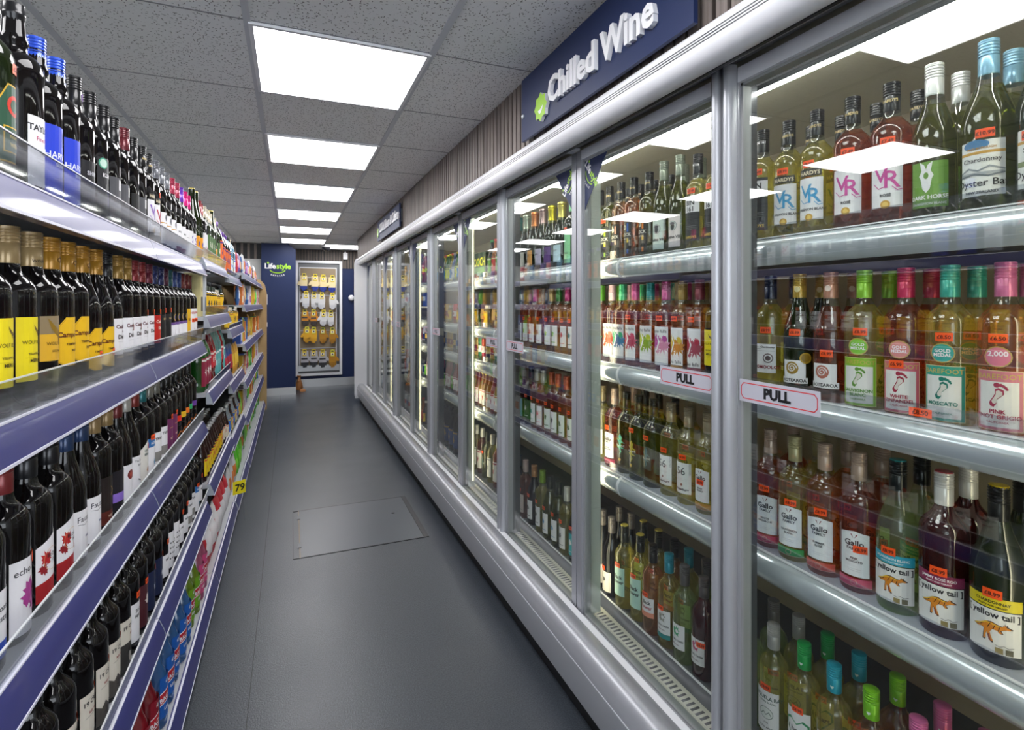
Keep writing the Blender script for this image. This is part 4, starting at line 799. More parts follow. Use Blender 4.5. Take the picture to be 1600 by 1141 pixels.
K('faus', 'dark wine, navy cap, white label with long signature', 'burg', cap='#26406c', art=lbl(.020, .118, .0345, W, [('t', 'Faustino', 0, .094, .0165, '#3a3a44'), ('l', [(-.026, .090), (-.010, .086), (.010, .092), (.028, .086)], .0008, '#3a3a44'), ('t', 'RIOJA', 0, .060, .006, '#2c3c6c', True), ('p', [(.0, .02), (.0345, .02), (.0345, .034)], '#2c3c6c')]))
K('brn', 'dark wine, tan cap, brown black label', cap='#a88a5c', art=lbl(.025, .135, .0335, '#231a18', [('r', -.0335, .0335, .025, .055, '#5c241c'), ('t', 'RESERVA', 0, .04, .007, '#d8b8a0', True), ('l', [(-.004, .11), (.004, .10), (-.004, .09)], .002, '#c8a86c')]))
K('vlt', 'dark wine, tan cap, black label with lilac band', cap='#a88a5c', art=lbl(.03, .125, .0335, '#1e1a20', [('r', -.0335, .0335, .048, .070, '#8c6cc8'), ('l', [(0, .11), (0, .09)], .0015, '#c8a86c')]))
K('cup', 'dark wine, red cap, white label with brown swirl cup', 'burg', cap='#7a2424', art=lbl(.02, .115, .034, W, [('d', -.008, .088, .0125, '#7a2c2c'), ('d', -.008, .088, .006, '#a84a3c'), ('l', [(.006, .078), (.020, .078), (.022, .094)], .0022, '#26262a')]))
K('sec', 'dark wine, white neck, white label with text lines', 'burg', cap='#c8c4bc', art=lbl(.02, .115, .034, W, [('t', 'The Second', 0, .098, .0095, '#3a3a3e'), ('t', 'Bottle', 0, .086, .0095, '#3a3a3e'), ('l', [(-.01, .05), (.012, .04)], .003, '#26262a')]))
K('prem', 'dark wine, red cap, arched cream label', cap='#8c2c24', art=[('p', [(-.034, .02), (.034, .02), (.034, .11), (.0, .138), (-.034, .11)], '#dcd8d0'), ('t', 'HOUSE', 0, .104, .0105, '#2c4444', True), ('t', 'BRAND', 0, .093, .0105, '#2c4444', True), ('s', 0, .05, .012, '#b8886c', 41)], sticker=(.118, .012))
K('blu', 'dark wine, teal cap, white label with blue band', cap='#1f7a80', art=lbl(.018, .125, .033, W, [('r', -.033, .033, .098, .125, '#2c6cb0'), ('t', 'NORTH', 0, .106, .010, W, True), ('s', .004, .05, .014, '#5c9cc0', 43)]), sticker=(.128, -.006))
K('tri', 'dark wine, grey cap, white label with grey vineyard', cap='#8c8a80', art=lbl(.02, .125, .033, W, [('t', 'TRIVENTO', 0, .100, .0115, '#26262a', True), ('r', -.033, .033, .032, .062, '#8c8884')]))
K('plm', 'dark wine, dark cap, plum label', art=lbl(.02, .135, .033, '#6c2c58', [('t', 'NOTTE', 0, .06, .010, '#e8c8b0', True), ('r', -.02, .02, .10, .102, '#c8a06c')]), sticker=(.140, .0))
for i_, (c_, n_) in enumerate((('#d8301e', 'red'), ('#e8b81e', 'yellow'), ('#f07a1e', 'orange'), ('#2fae6c', 'green'), ('#6c3c98', 'violet'))):
    K('band%d' % i_, f'black bottle with {n_} band and orange script', art=lbl(.09, .112, .033, c_, [('l', [(-.025, .03), (-.01, .05), (0, .045), (.012, .065), (.026, .06)], .003, '#e0781e')]))
# fourth shelf, left
NIN = [(-.034, .055), (-.022, .046), (-.012, .058), (0, .044), (.012, .056), (.024, .045), (.034, .058), (.034, .135), (-.034, .135)]
K('nin', 'dark bottle, torn cream label with large date', cap='#141416', art=[('r', -.034, .034, .012, .060, '#55504a'), ('s', .0, .034, .020, '#3a3430', 51), ('p', NIN, '#d9d2c4'), ('t', '19 CRIMES', 0, .112, .0125, '#26221e', True), ('t', 'RED WINE', 0, .094, .0070, '#8c2c24', True), ('l', [(-.024, .088), (-.004, .090), (.018, .087)], .0007, '#55504a'), ('r', -.02, .02, .124, .1245, '#7a7468')], sticker=(.134, .022))
K('nin2', 'dark bottle, torn cream label over portrait photograph', cap='#141416', art=[('r', -.034, .034, .010, .078, '#3a3836'), ('d', .004, .044, .016, '#a8a49c', 1.3), ('d', .004, .060, .016, '#2c2a28', .6), ('r', -.034, .034, .078, .135, '#d9d2c4'), ('t', '19 CRIMES', 0, .112, .0125, '#26221e', True), ('t', 'RED', 0, .094, .0070, '#8c2c24', True)])
K('dma', 'dark bottle, plain white block letter label', cap='#17171a', art=lbl(.03, .130, .033, W, [('t', '20 DE', 0, .105, .012, '#3a3a40', True), ('t', 'MAYO', 0, .091, .012, '#3a3a40', True)]), sticker=(.15, .0))
K('dada', 'dark bottle, dark red label with white figure', cap='#17171a', art=lbl(.02, .135, .033, '#4a1c24', [('s', .0, .09, .018, '#d8d0cc', 53)]), sticker=(.142, .0))
K('nvy', 'dark bottle, navy label with white mark', cap='#17171a', art=lbl(.02, .13, .033, '#1c2444', [('s', .0, .08, .012, '#c8ccd8', 54)]), sticker=(.135, .012))
K('pat', 'dark bottle, white label with black motif pattern', cap='#17171a', art=lbl(.02, .14, .034, W, [('d', -.02+.01*(i % 5), .05+.018*(i//5), .0028, BK) for i in range(20)]+[('t', 'RED', 0, .03, .012, BK, True)]))
K('wht', 'dark bottle, short white label', cap='#17171a', art=lbl(.03, .10, .033, W, [('t', 'MERLOT', 0, .08, .010, '#3a3a3e', True)]), sticker=(.14, .0))
def brz(nm, body, d, dark): K(nm, d, 'beer', sheet('alco_'+nm, hexc(body), .06, hexc(body), .5, .04), '#e0e2e6', 'crown', h=.245, R=.034, art=lbl(.03, .150, .033, dark, [('p', [(-.033, .068), (.033, .084), (.033, .120), (-.033, .104)], W), ('p', [(-.033, .071), (.033, .087), (.033, .117), (-.033, .101)], '#b8202c'), ('t', 'BACARDI', .0, .0835, .0195, W, True, .24, .8), ('t', '£1.29', 0, .130, .014, W, True), ('t', 'LEMON', 0, .052, .012, W, True)]), name='mixer_bottle', cat='bottle')
brz('brr', '#c83040', 'red fizzy mixer bottle with red diagonal band', '#8c1828'); brz('brb', '#5c9cd8', 'blue fizzy mixer bottle with red diagonal band', '#1f5cb0'); brz('brg', '#a8c83c', 'green fizzy mixer bottle with red diagonal band', '#6c9c1e'); brz('brp', '#e08cb0', 'pink fizzy mixer bottle with red diagonal band', '#c84a7c')
# deck and lower chilled
K('lizg', 'olive bottle with mint lizard drawing', glass='olive', art=[('p', LIZ, '#5cc8a8', .002, .105, .040), ('t', 'SALA VIVÉ', 0, .098, .009, W, True), ('d', 0, .05, .006, '#c8a43c')], cap='#2c2c20')
K('lizy', 'olive bottle with gold lizard drawing', glass='olive', art=[('p', LIZ, '#c8b83c', .002, .100, .040), ('t', 'SALA VIVÉ', 0, .098, .009, W, True), ('d', 0, .05, .006, '#c8a43c')], cap='#2c2c20', sticker=(.176, 0))
K('lizd', 'olive bottle with faint dark lizard drawing', glass='olive', art=[('p', LIZ, '#4a6a68', .002, .100, .036), ('t', 'SALA VIVÉ', 0, .094, .009, '#b8b8a8', True)], cap='#2c2c20', sticker=(.168, 0))
K('wid', 'pale bottle with white word label', glass='white', cap='#8c7c5c', art=lbl(.03, .13, .03, W, [('t', 'WINE', 0, .10, .012, BK, True)]))
N56 = lbl(.034, .130, .031, '#e9e9e6', [('t', '56', -.004, .092, .034, '#3a4444'), ('t', 'HUNDRED', .024, .112, .0075, '#8c9090', False, -pi/2), ('r', -.022, .018, .080, .0804, '#aaaaaa'), ('r', -.022, .018, .076, .0764, '#aaaaaa'), ('s', .0, .062, .006, '#8c5c4a', 61), ('t', 'Nederburg', 0, .044, .0105, '#3a3a3e', True)])
K('n56', 'white wine, champagne cap, large numerals on label', glass='white', cap='#a8987c', art=N56, sticker=(.148, .002))
K('gal3', 'white wine, champagne cap, label with gold band', glass='white', cap='#a8987c', art=gal('#b88a3c', 'PINOT', 'GRIGIO'), sticker=(.094, .0))
K('bdk', 'black bottle, grey cap, pale deer label', 'burg', 'dark', '#6c6460', art=lbl(.02, .095, .032, '#dcd4cc', [('s', 0, .065, .012, '#55504c', 62)]), sticker=(.108, -.008))
K('btg', 'white wine, gold top, mint tower label', glass='white', cap='#26261c', disc='#c8b44a', art=lbl(.045, .150, .030, '#b8dcd0', [('t', 'Black', 0, .108, .019, '#17171a', True), ('t', 'Tower', 0, .090, .019, '#17171a', True)]), sticker=(.158, .0))
K('bto', 'rose wine, black cap, white coral label', glass='peach', cap='#26221e', art=lbl(.060, .125, .030, W, [('t', 'Black', 0, .103, .017, '#17171a', True), ('t', 'Tower', 0, .087, .017, '#a83c4c', True), ('r', -.03, .03, .060, .077, '#e09078')]), sticker=(.135, -.004))
# sparkling
for nm, c_, d in (('sp1', '#2fa0a0', 'teal foil'), ('sp2', '#b8c4b0', 'pale silver foil'), ('sp3', '#d88a50', 'orange foil'), ('sp4', '#b89c98', 'pink grey foil'), ('sp5', '#d8cc2c', 'yellow foil'), ('sp6', '#d8cc70', 'tall gold foil')):
    K(nm, f'sparkling wine bottle with {d} top', 'spark', 'green', c_, 'foil', h=.312, R=.042, metal=True, art=lbl(.03, .11, .034, {'sp1': '#c8dce0', 'sp2': '#dcdcd4', 'sp3': '#e8a860', 'sp4': '#c0b8d0', 'sp5': '#5c3c7c', 'sp6': '#c4dce8'}[nm], [('t', 'BRUT', 0, .08, .012, '#3a3a3e', True)]))
K('hugo', 'dark bottle, mint green cap, tall mint label', 'bord', 'green', '#8cd09c', h=.315, art=lbl(.02, .15, .030, '#8cd09c', [('t', 'HUGO', 0, .06, .012, '#2c5c3c', True)]), sticker=(.17, 0))
def simple(nm, d, gl, cap, lab, c2, sh='bord', st=(.15, 0), **kw): K(nm, d, sh, gl, cap, art=lbl(.03, .125, .030, lab, [('s', 0, .085, .016, c2, len(nm)*7+ord(nm[-1])), ('r', -.02, .02, .045, .048, c2)]), sticker=st, **kw)
simple('s1', 'rose wine, silver cap, label with teal figure', 'peach', '#b8b8b0', W, '#4aa8a0'); simple('s2', 'pink wine, silver cap, label with pink figure', 'rose', '#b8b8b0', W, '#d8607c')
simple('s3', 'rose wine, orange cap, white bird label', 'rose', '#c8603c', W, '#3a3a3e'); simple('s4', 'blush wine, copper cap, white bird label', 'peach', '#b8542c', W, '#3a3a3e')
simple('s5', 'purple tinted bottle, grey cap, blue label', 'red', '#8c8c94', '#7ca0c0', '#3a4c8c'); simple('s6', 'white wine, green cap, white bush label', 'white', '#7c9c2c', W, '#55504c')
simple('s7', 'dark wine, copper cap, white label', 'dark', '#a8784c', W, '#3a3a3e', 'burg'); simple('s8', 'olive bottle, black cap, blue flower label', 'olive', '#26261c', W, '#4a8cc0', 'burg')
simple('s9', 'pale bottle, silver cap, white label', 'white', '#b8b8b4', W, '#3a3a3e'); simple('s10', 'dark bottle, turquoise cap, turquoise label', 'dark', '#3fb0b8', '#3fb0b8', W, 'burg')
simple('s11', 'rose wine, pink silver cap, blush label', 'rose', '#c0a8a4', '#d8c8c4', '#55504c'); simple('s12', 'dark bottle, navy cap, dark label', 'dark', '#26304c', '#3a3a40', W)
simple('s13', 'white wine, green floral cap, green fruit label', 'peach', '#3c7c3c', W, '#7cb03c'); simple('s14', 'blush wine, magenta cap, red splash label', 'peach', '#c83c80', W, '#c83c4c'); simple('s15', 'wine, teal cap, teal splash label', 'peach', '#1f9c98', W, '#2f7c80'); simple('s16', 'wine, grey cap, berry label', 'rose', '#8c8c88', W, '#a83c5c'); simple('s17', 'amber drink, tan cap, lime fruit label', 'peach', '#c8a86c', W, '#a8c83c')

# ------------------------------------------------------------------ stocking the chilled wine shelves
FR = pi
A_, B_, C_ = 'nearest door', 'second door', 'third door'
def cold(keys, ys, shelf, door, rear=0, X=1.168):
    """front row and, from index `rear` on, the row behind it"""
    Z = {'top': SH1+.065, 'second': SH2+.065, 'third': SH3+.065, 'bottom': .234}[shelf]
    turn = {A_: .26, B_: .10}.get(door, 0)
    row(keys, ys, X, Z, FR+turn, f'from right, {shelf} shelf, {door}', f'chilled wine, {shelf} shelf of the {door}')
    if rear is not None:
        row(keys[rear:], [y+.004 for y in ys[rear:]], X+.090, Z, FR+turn, f'from right, {shelf} shelf, {door}', f'rear chilled wine, {shelf} shelf of the {door}', frm='rear ')
cold(['oyster2', 'oyster', 'horse', 'vrpink', 'vrpink', 'vrblue', 'vrblue', 'bin'], [.480, .562, .650, .728, .812, .900, .980, 1.058], 'top', A_)
cold(['barr', 'bart', 'barp', 'barg', 'aotr', 'aotg', 'woom'], [.537, .621, .703, .787, .867, .952, 1.035], 'second', A_)
cold(['rooyel', 'rooplum', 'rooteal', 'galp', 'gals', 'galg', 'galw'], [.548, .634, .718, .802, .882, .960, 1.038], 'third', A_)
cold(['h_lime', 'h_pink', 'h_pink', 'h_lime', 'h_blue', 'h_green', 'bay', 'creeky'], [.520, .600, .680, .772, .858, .940, 1.025, 1.105], 'bottom', A_)
cold(['bin', 'bin', 'fau2', 'fau1', 'lk4', 'lk3', 'lk2', 'lk1', 'lk1'], [1.225, 1.304, 1.385, 1.468, 1.549, 1.636, 1.718, 1.796, 1.874], 'top', B_, 2)
cold(['wolfy', 'e8', 'e7', 'e6', 'e5', 'e4', 'e3', 'e2', 'e1'], [1.222, 1.300, 1.378, 1.460, 1.548, 1.630, 1.708, 1.785, 1.862], 'second', B_, 2)
cold(['gal3', 'n56', 'n56', 'lizd', 'lizy', 'lizg', 'galw', 'wid'], [1.268, 1.353, 1.439, 1.524, 1.608, 1.690, 1.772, 1.857], 'third', B_, 1)
cold(['creekr', 'creekg', 'creekt', 'bto', 'btg', 'btg', 'bdk', 'bdk'], [1.284, 1.365, 1.449, 1.527, 1.609, 1.700, 1.783, 1.862], 'bottom', B_, 1)
cold(['hugo', 'sp6', 'sp5', 'sp4', 'sp3', 'sp2', 'sp1'], [2.105, 2.205, 2.303, 2.402, 2.500, 2.600, 2.700], 'top', C_, None)
cold(['s15', 's14', 's13', 's17', 's16', 's14', 's17', 's16', 's13'], [2.07, 2.150, 2.231, 2.311, 2.396, 2.486, 2.574, 2.650, 2.727], 'second', C_, 1)
cold(['s4', 's4', 's3', 's3', 's2', 's1', 's12', 's5', 's5'], [2.075, 2.155, 2.237, 2.318, 2.396, 2.474, 2.556, 2.640, 2.725], 'third', C_, None)
cold(['s10', 's9', 's8', 's8', 's6', 's7', 's11', 's12'], [2.072, 2.152, 2.238, 2.326, 2.416, 2.512, 2.61, 2.715], 'bottom', C_, None)

# ------------------------------------------------------------------ left shelving: wine
LX = -.4285
def left(keys, y0, dy, Z, shelf, rzj=.06, X=LX):
    row(keys, [y0+dy*i for i in range(len(keys))], X, Z, 0, f'from camera, {shelf} left shelf', f'red wine on the {shelf} left shelf', 0, rzj, .002)
left(['qsh', 'port', 'harv', 'harv', 'pur', 'kum', 'sil', 'sil', 'redc', 'sil', 'vrp', 'vrr', 'grc', 'grc', 'grc', 'mar', 'mar', 'vio', 'pnk', 'pnk'], 1.052, .0905, 1.555, 'top')
left(['wolfy', 'wolfy', 'wolfg', 'camp', 'camp', 'camp2', 'camp2', 'casd', 'casg', 'casg', 'casr', 'casr', 'casred', 'blk', 'blk', 'jm', 'jt', 'jb', 'jb', 'yelr', 'here', 'here'], 1.045, .0832, 1.198, 'second', .04)
left(['pot', 'ech', 'blos', 'blos', 'faus', 'faus', 'brn', 'vlt', 'cup', 'sec', 'prem', 'blu', 'tri', 'tri', 'plm', 'plm', 'band0', 'band1', 'band2', 'band3', 'band4'], 1.02, .0868, .827, 'third')
left(['nin', 'nin', 'nin', 'nin', 'nin', 'nin2', 'dma', 'dada', 'nvy', 'nvy', 'wht', 'pat', 'pat', 'wht', 'wht', 'tri', 'tri', 'blu', 'wht'], 1.15, .0905, .451, 'fourth', X=-.408)
row(['brr', 'brr', 'brb', 'brb', 'brb', 'brb', 'brb', 'brg', 'brg', 'brp', 'brp'], [1.66+.105*i for i in range(11)], -.376, .117, 0, 'from camera, lowest left shelf', 'fizzy mixers on the lowest left shelf', 0, .08)
# ------------------------------------------------------------------ groceries, beers and soft drinks further off
def soft(key, desc, shape, gl, cap, lab, c2, h, R, name, cat, style='crown', z0=.12, z1=.52, word=None):
    g_ = gl if gl in GLASS else sheet('drink_'+gl.strip('#'), hexc(gl), .06, hexc(gl), .55, .04)
    a = [('r', -R*.95, R*.95, z0*h, z1*h, lab), ('s', 0, (z0+z1)/2*h, R*.6, c2, len(key)*5+ord(key[-1])), ('r', -R*.9, R*.9, z1*h*.9, z1*h*.96, c2)]
    if word: a.append(('t', word, 0, (z0+z1)/2*h, R*.5, W, True))
    K(key, desc, shape, g_, cap, style, h=h, R=R, art=a, name=name, cat=cat, fill=.9)
soft('sq_red', 'red squash bottle with silver cap', 'pop', '#b01420', '#b8bcc0', '#b8202c', '#e8d8d0', .285, .040, 'squash_bottle', 'bottle', 'lid', .3, .6)
soft('sq_grn', 'green and red fruit squash bottle', 'pop', '#3c8c3c', '#c8ccd0', '#8c2440', '#e8e4e0', .265, .040, 'squash_bottle', 'bottle', 'lid', .1, .6)
soft('sq_teal', 'pale teal squash bottle with silver cap', 'pop', '#7cc0bc', '#b8bcc0', '#5ca8a8', '#dce8e8', .285, .038, 'squash_bottle', 'bottle', 'lid', .1, .55)
soft('sq_pur', 'dark juice bottle, purple cap, orange label', 'pop', '#26141e', '#5c2c8c', '#e86c2c', '#5c2c7c', .290, .042, 'juice_bottle', 'bottle', 'lid', .1, .6)
soft('det', 'cyan bottle with blue collar and white base', 'pop', '#8ccce8', '#1c1c20', '#e8ecf0', '#2c5cc8', .300, .036, 'cleaner_bottle', 'bottle', 'lid', .1, .5)
soft('sau', 'dark red sauce bottle with yellow label', 'beer', '#4a140e', '#c8c8c8', '#e8c820', '#c8402c', .215, .030, 'sauce_bottle', 'bottle', 'crown', .12, .5)
soft('sau2', 'dark red sauce bottle with cream label', 'beer', '#4a140e', '#c8c8c8', '#e0d8c0', '#c8402c', .205, .028, 'sauce_bottle', 'bottle', 'crown', .12, .5)
soft('blu_w', 'clear bottle with blue and yellow label', 'beer', '#c8d4dc', '#e0e0e0', '#2c6cc8', '#e8c84a', .215, .030, 'sauce_bottle', 'bottle', 'lid', .2, .6)
soft('jar_y', 'black jar with yellow band label', 'jar', '#1e1812', '#26322a', '#e8b81e', '#26221e', .150, .045, 'food_jar', 'jar', 'jarlid', .05, .75)
soft('jar_c', 'glass jar with cream lid and yellow label', 'jar', '#b8985c', '#d8ccb8', '#e8c41e', '#c86c2c', .140, .040, 'food_jar', 'jar', 'jarlid', .1, .7)
soft('ap_g', 'green mixer bottle with yellow label', 'beer', '#3c9c3c', '#e0d020', '#d8e030', '#2c7a3c', .235, .030, 'mixer_bottle', 'bottle')
soft('ap_y', 'yellow mixer bottle with blue label', 'beer', '#d0c42c', '#d84a3c', '#3c8cc8', '#e8e040', .235, .030, 'mixer_bottle', 'bottle')
soft('ap_b', 'blue mixer bottle with white label', 'beer', '#3c7cc0', '#e0e0e4', '#e0e4e8', '#2c5cb0', .235, .030, 'mixer_bottle', 'bottle')
soft('ap_o', 'orange mixer bottle with red label', 'beer', '#d8862c', '#c8302c', '#c8302c', '#e8d8a0', .235, .030, 'mixer_bottle', 'bottle')
soft('ap_k', 'dark mixer bottle with green label', 'beer', '#26180e', '#2c8c4a', '#6cb02c', '#e8e4d0', .235, .030, 'mixer_bottle', 'bottle')
soft('fr_w', 'white labelled fruit cider bottle with red figure', 'beer', '#d8a060', '#e8d840', '#ece8e0', '#d0402c', .235, .031, 'cider_bottle', 'bottle')
soft('fr_p', 'pink fruit cider bottle with white label', 'beer', '#d07080', '#c8b050', '#ece4e4', '#a8305c', .235, .031, 'cider_bottle', 'bottle')
soft('jug', 'large dark cider jug with navy label', 'pop', '#3c2210', '#26262a', '#26407c', '#c89c3c', .310, .056, 'cider_jug', 'bottle', 'lid', .15, .55)
soft('jug2', 'large amber cider jug with red label', 'pop', '#a0602c', '#b8302c', '#c03a44', '#e0c08c', .300, .054, 'cider_jug', 'bottle', 'lid', .15, .55)
soft('wb', 'pale wine with white cap and white label', 'bord', 'white', '#dcdad2', '#e4e2dc', '#8c8c88', .300, .036, 'wine_bottle', 'wine bottle', 'screw')
soft('rb', 'rose wine with white cap and white label', 'bord', 'rose', '#dcdad2', '#e4e2dc', '#a84a5c', .300, .036, 'wine_bottle', 'wine bottle', 'screw')
def can_proto(key, desc, c1, c2, word=None, h=.150, R=.031, name='drinks_can'):
    k = dict(desc=desc, cat='can', name=name, cache={}); m_ = M()
    m_.lathe([(R*.8, 0), (R*.86, .0), (R, .008), (R, h-.012), (R*.84, h-.002), (R*.84, h), (R*.78, h-.003)], capm(c1), 14)
    m_.lathe([(R*.85, h-.0015), (R*.80, h+.0006), (R*.1, h-.0028)], ALU, 14)
    wrap(m_, [('r', -R, R, h*.35, h*.62, c2)]+([('t', word, 0, h*.43, h*.14, W, True)] if word else [('s', 0, h*.5, R*.5, c1, 3)]), R, step=.0004)
    k['cache'][1] = k['cache'][0] = [(name, m_.mesh(name))]; KIND[key] = k
for key, nm, c1, c2 in (('cn_b', 'blue', '#1f4cb0', '#dce4f0'), ('cn_r', 'red', '#b8202c', '#e8e0e0'), ('cn_s', 'silver', '#a8aeb4', '#2c5ca0'), ('cn_g', 'gold', '#c09c3c', '#7a1c1c'), ('cn_k', 'black', '#1a1a20', '#c8a43c'), ('cn_n', 'green', '#1f7a3c', '#e8e4d8'), ('cn_w', 'white', '#dcdee2', '#c8303c')):
    can_proto(key, f'{nm} drinks can with contrasting band', c1, c2)
def bag_proto(key, desc, w_, h, d, c1, c2, name='snack_bag', cat='bag', word=None, c3=None):
    m_ = M(); nu, nv = 8, 10; vs = {}; rr = random.Random(key); mt, mb, mtop = paper(c1), paper(c2), paper(c3 or c1); V = []
    for sgn in (1, -1):
        for j in range(nv+1):
            for i in range(nu+1):
                u = i/nu*2-1; v = j/nv; bul = (1-u*u)**.5*(min(1, math.sin(pi*min(.92, v+.08))**.5)) if v < .93 else .06
                V.append((sgn*d/2*bul*(1+rr.uniform(-.12, .12))*(0 if (j == nv) else 1)+(0 if j < nv else sgn*.001), u*w_/2*(1-.06*math.sin(pi*v)), v*h))
    n0 = (nu+1)*(nv+1)
    for sgn, off in ((1, 0), (-1, n0)):
        for j in range(nv):
            for i in range(nu):
                a = off+j*(nu+1)+i; q = (a, a+1, a+nu+2, a+nu+1); q = q if sgn > 0 else q[::-1]
                inner = 3 <= j <= 6 and 1 <= i <= 6
                m_.add([V[t] for t in q], [(0, 1, 2, 3)], mb if inner else (mtop if j >= 7 else mt), True)
    bm2 = bmesh.new(); me = m_.mesh(name, 80); bm2.from_mesh(me); bmesh.ops.remove_doubles(bm2, verts=bm2.verts, dist=.0004); bm2.to_mesh(me); bm2.free()
    KIND[key] = dict(desc=desc, cat=cat, name=name, cache={0: [(name, me)], 1: [(name, me)]})
def box_proto(key, desc, w_, h, d, c1, c2, name='carton', cat='box', word=None, wc=W, ws=.03):
    m_ = M().box(-d/2, d/2, -w_/2, w_/2, 0, h, paper(c1))
    lay(m_, [('r', -w_*.42, w_*.42, h*.12, h*.45, c2), ('s', 0, h*.62, min(w_, h)*.22, c2, len(key)*3+ord(key[-1]))]+([('t', word, 0, h*.5, ws, wc, True)] if word else []), (d/2, 0, 0), (0, 1, 0), (0, 0, 1), (1, 0, 0))
    KIND[key] = dict(desc=desc, cat=cat, name=name, cache={0: [(name, m_.mesh(name))]}); KIND[key]['cache'][1] = KIND[key]['cache'][0]
bag_proto('sug', 'white sugar bag with red top', .12, .20, .075, '#e4e2e4', '#e0dee2', 'sugar_bag', 'bag', c3='#c8303c')
bag_proto('flo', 'red and white flour bag', .13, .21, .08, '#c8303c', '#e4dee0', 'flour_bag', 'bag', c3='#e4e2e4')
bag_proto('gbag', 'shiny bright green packet', .14, .20, .06, '#5cc82c', '#8ce04a')
bag_proto('wbag', 'white packet with orange patch', .13, .20, .06, '#dcdcde', '#e0843c')
bag_proto('hbag', 'black and crimson sweets packet', .13, .24, .05, '#26181c', '#b82440', c3='#1c4c9c')
bag_proto('ybag', 'mustard yellow packet', .12, .22, .05, '#d0982c', '#e8c040')
bag_proto('sbag', 'silver foil packet', .11, .20, .05, '#9aa0a4', '#c0c4c8')
bag_proto('pbag', 'purple sweets packet', .11, .17, .04, '#5c3c94', '#c890c8')
bag_proto('rbag', 'red snack packet with pale patch', .11, .17, .04, '#b8283c', '#e8d8c0')
bag_proto('bbag', 'blue snack packet with white patch', .11, .17, .04, '#2c5c9c', '#dce4e8')
bag_proto('tbag', 'brown chocolate packet', .11, .16, .04, '#5c3424', '#d8a860')
box_proto('cx_p', 'magenta and white carton', .09, .19, .06, '#e4dce4', '#b8308c'); box_proto('cx_b', 'blue cereal carton', .09, .20, .06, '#3c5cb0', '#dce0f0')
box_proto('cx_y', 'yellow carton', .08, .19, .06, '#d8b02c', '#a83c2c'); box_proto('cx_g', 'green carton', .08, .18, .06, '#4c9c4c', '#e8e8d0'); box_proto('cx_w', 'white carton with violet panel', .09, .18, .06, '#dcd8dc', '#7c5ca8')
box_proto('cx_o', 'orange carton', .085, .17, .06, '#d87830', '#f0e0c0'); box_proto('tube_c', 'tall cream whisky tube', .075, .205, .07, '#d8cc90', '#3a342a', 'gift_tube'); box_proto('tube_w', 'tall silver white gift tube', .085, .205, .08, '#c4c8d0', '#5c6c7c', 'gift_tube')
box_proto('hooch', 'dark green multipack with yellow lettering', .30, .17, .16, '#1c3420', '#5c8c2c', 'drinks_multipack', 'box', 'HOOCH', '#e0dc2c', .075)
box_proto('tray_n', 'navy drinks multipack', .27, .13, .18, '#1c2c5c', '#3c5c9c', 'drinks_multipack'); box_proto('tray_w', 'white drinks multipack tray', .34, .11, .16, '#e0dcd4', '#c8c0b4', 'drinks_multipack')
def fill(keys, y0, y1, pitch, X, Z, rz, where, grp, seed=0, lod=1, jit=.12):
    n_ = int((y1-y0)/pitch); ks = [keys[(i*len(keys)//n_) if seed < 0 else (i+seed) % len(keys)] for i in range(n_)]
    row(ks, [y0+pitch*(i+.5) for i in range(n_)], X, Z, rz, where, grp, lod, jit, .002)
# third and fourth units on the left
def lw(lv, unit): return f'from camera, {lv} shelf, {unit} left unit'
fill(['gsp', 'gsp', 'rdg', 'rdg', 'wsp', 'wsp', 'wsp', 'wsp', 'gsp', 'wsp', 'sq_pur'], 2.86, 3.78, .083, -.430, 1.585, 0, lw('top', 'third'), 'bottles on the top shelf of the third left unit', -1, 1)
row(['tube_c', 'tube_w', 'jar_y', 'jar_y', 'jar_y', 'jar_y', 'jar_c', 'jar_c', 'jar_y'], [2.90+.1*i for i in range(9)], -.425, 1.3105, 0, lw('second', 'third'), 'jars and tubes on the second shelf of the third left unit', 1, .05, .002)
row(['sq_grn', 'sq_grn', 'sq_grn', 'sq_red', 'sq_red', 'sq_teal', 'sq_teal', 'sq_teal', 'sq_red', 'sq_teal'], [2.885+.091*i for i in range(10)], -.410, .9545, 0, lw('third', 'third'), 'squash bottles on the third shelf of the third left unit', 1, .1, .002)
fill(['sau', 'sau', 'sau', 'sau2'], 2.86, 3.78, .067, -.394, .5305, 0, lw('fourth', 'third'), 'sauce bottles on the fourth shelf of the third left unit', -1, 1)
fill(['sau', 'sau2'], 2.86, 3.78, .067, -.465, .5305, 0, lw('fourth', 'third').replace('from camera', 'behind'), 'rear sauce bottles on the fourth shelf of the third left unit', -1, 1)
row(['flo', 'flo', 'flo', 'sug', 'sug', 'sug', 'sug'], [2.91+.13*i for i in range(7)], -.385, .1165, 0, lw('lowest', 'third'), 'flour and sugar bags on the lowest shelf', 1, .15, .002)
row(['sq_pur', 'sq_pur', 'sq_pur', 'sq_pur', 'sq_pur', 'det', 'det', 'wsp', 'det'], [3.85+.1*i for i in range(9)], -.432, 1.5585, 0, lw('top', 'fourth'), 'juice bottles on the top shelf of the fourth left unit', 1, .1, .002)
fill(['jar_c', 'jar_c', 'jar_y', 'jar_c'], 3.83, 4.73, .1, -.418, 1.2045, 0, lw('second', 'fourth'), 'jars on the second shelf of the fourth left unit', 1, 1)
row(['hbag', 'hbag', 'hbag', 'ybag', 'ybag', 'ybag'], [3.88+.15*i for i in range(6)], -.40, .8545, 0, lw('third', 'fourth'), 'sweets packets on the third shelf', 1, .1, .002)
fill(['blu_w', 'sau', 'sau2', 'blu_w'], 3.82, 4.74, .068, -.392, .4945, 0, lw('fourth', 'fourth'), 'sauce bottles on the fourth shelf of the fourth left unit', 2, 1)
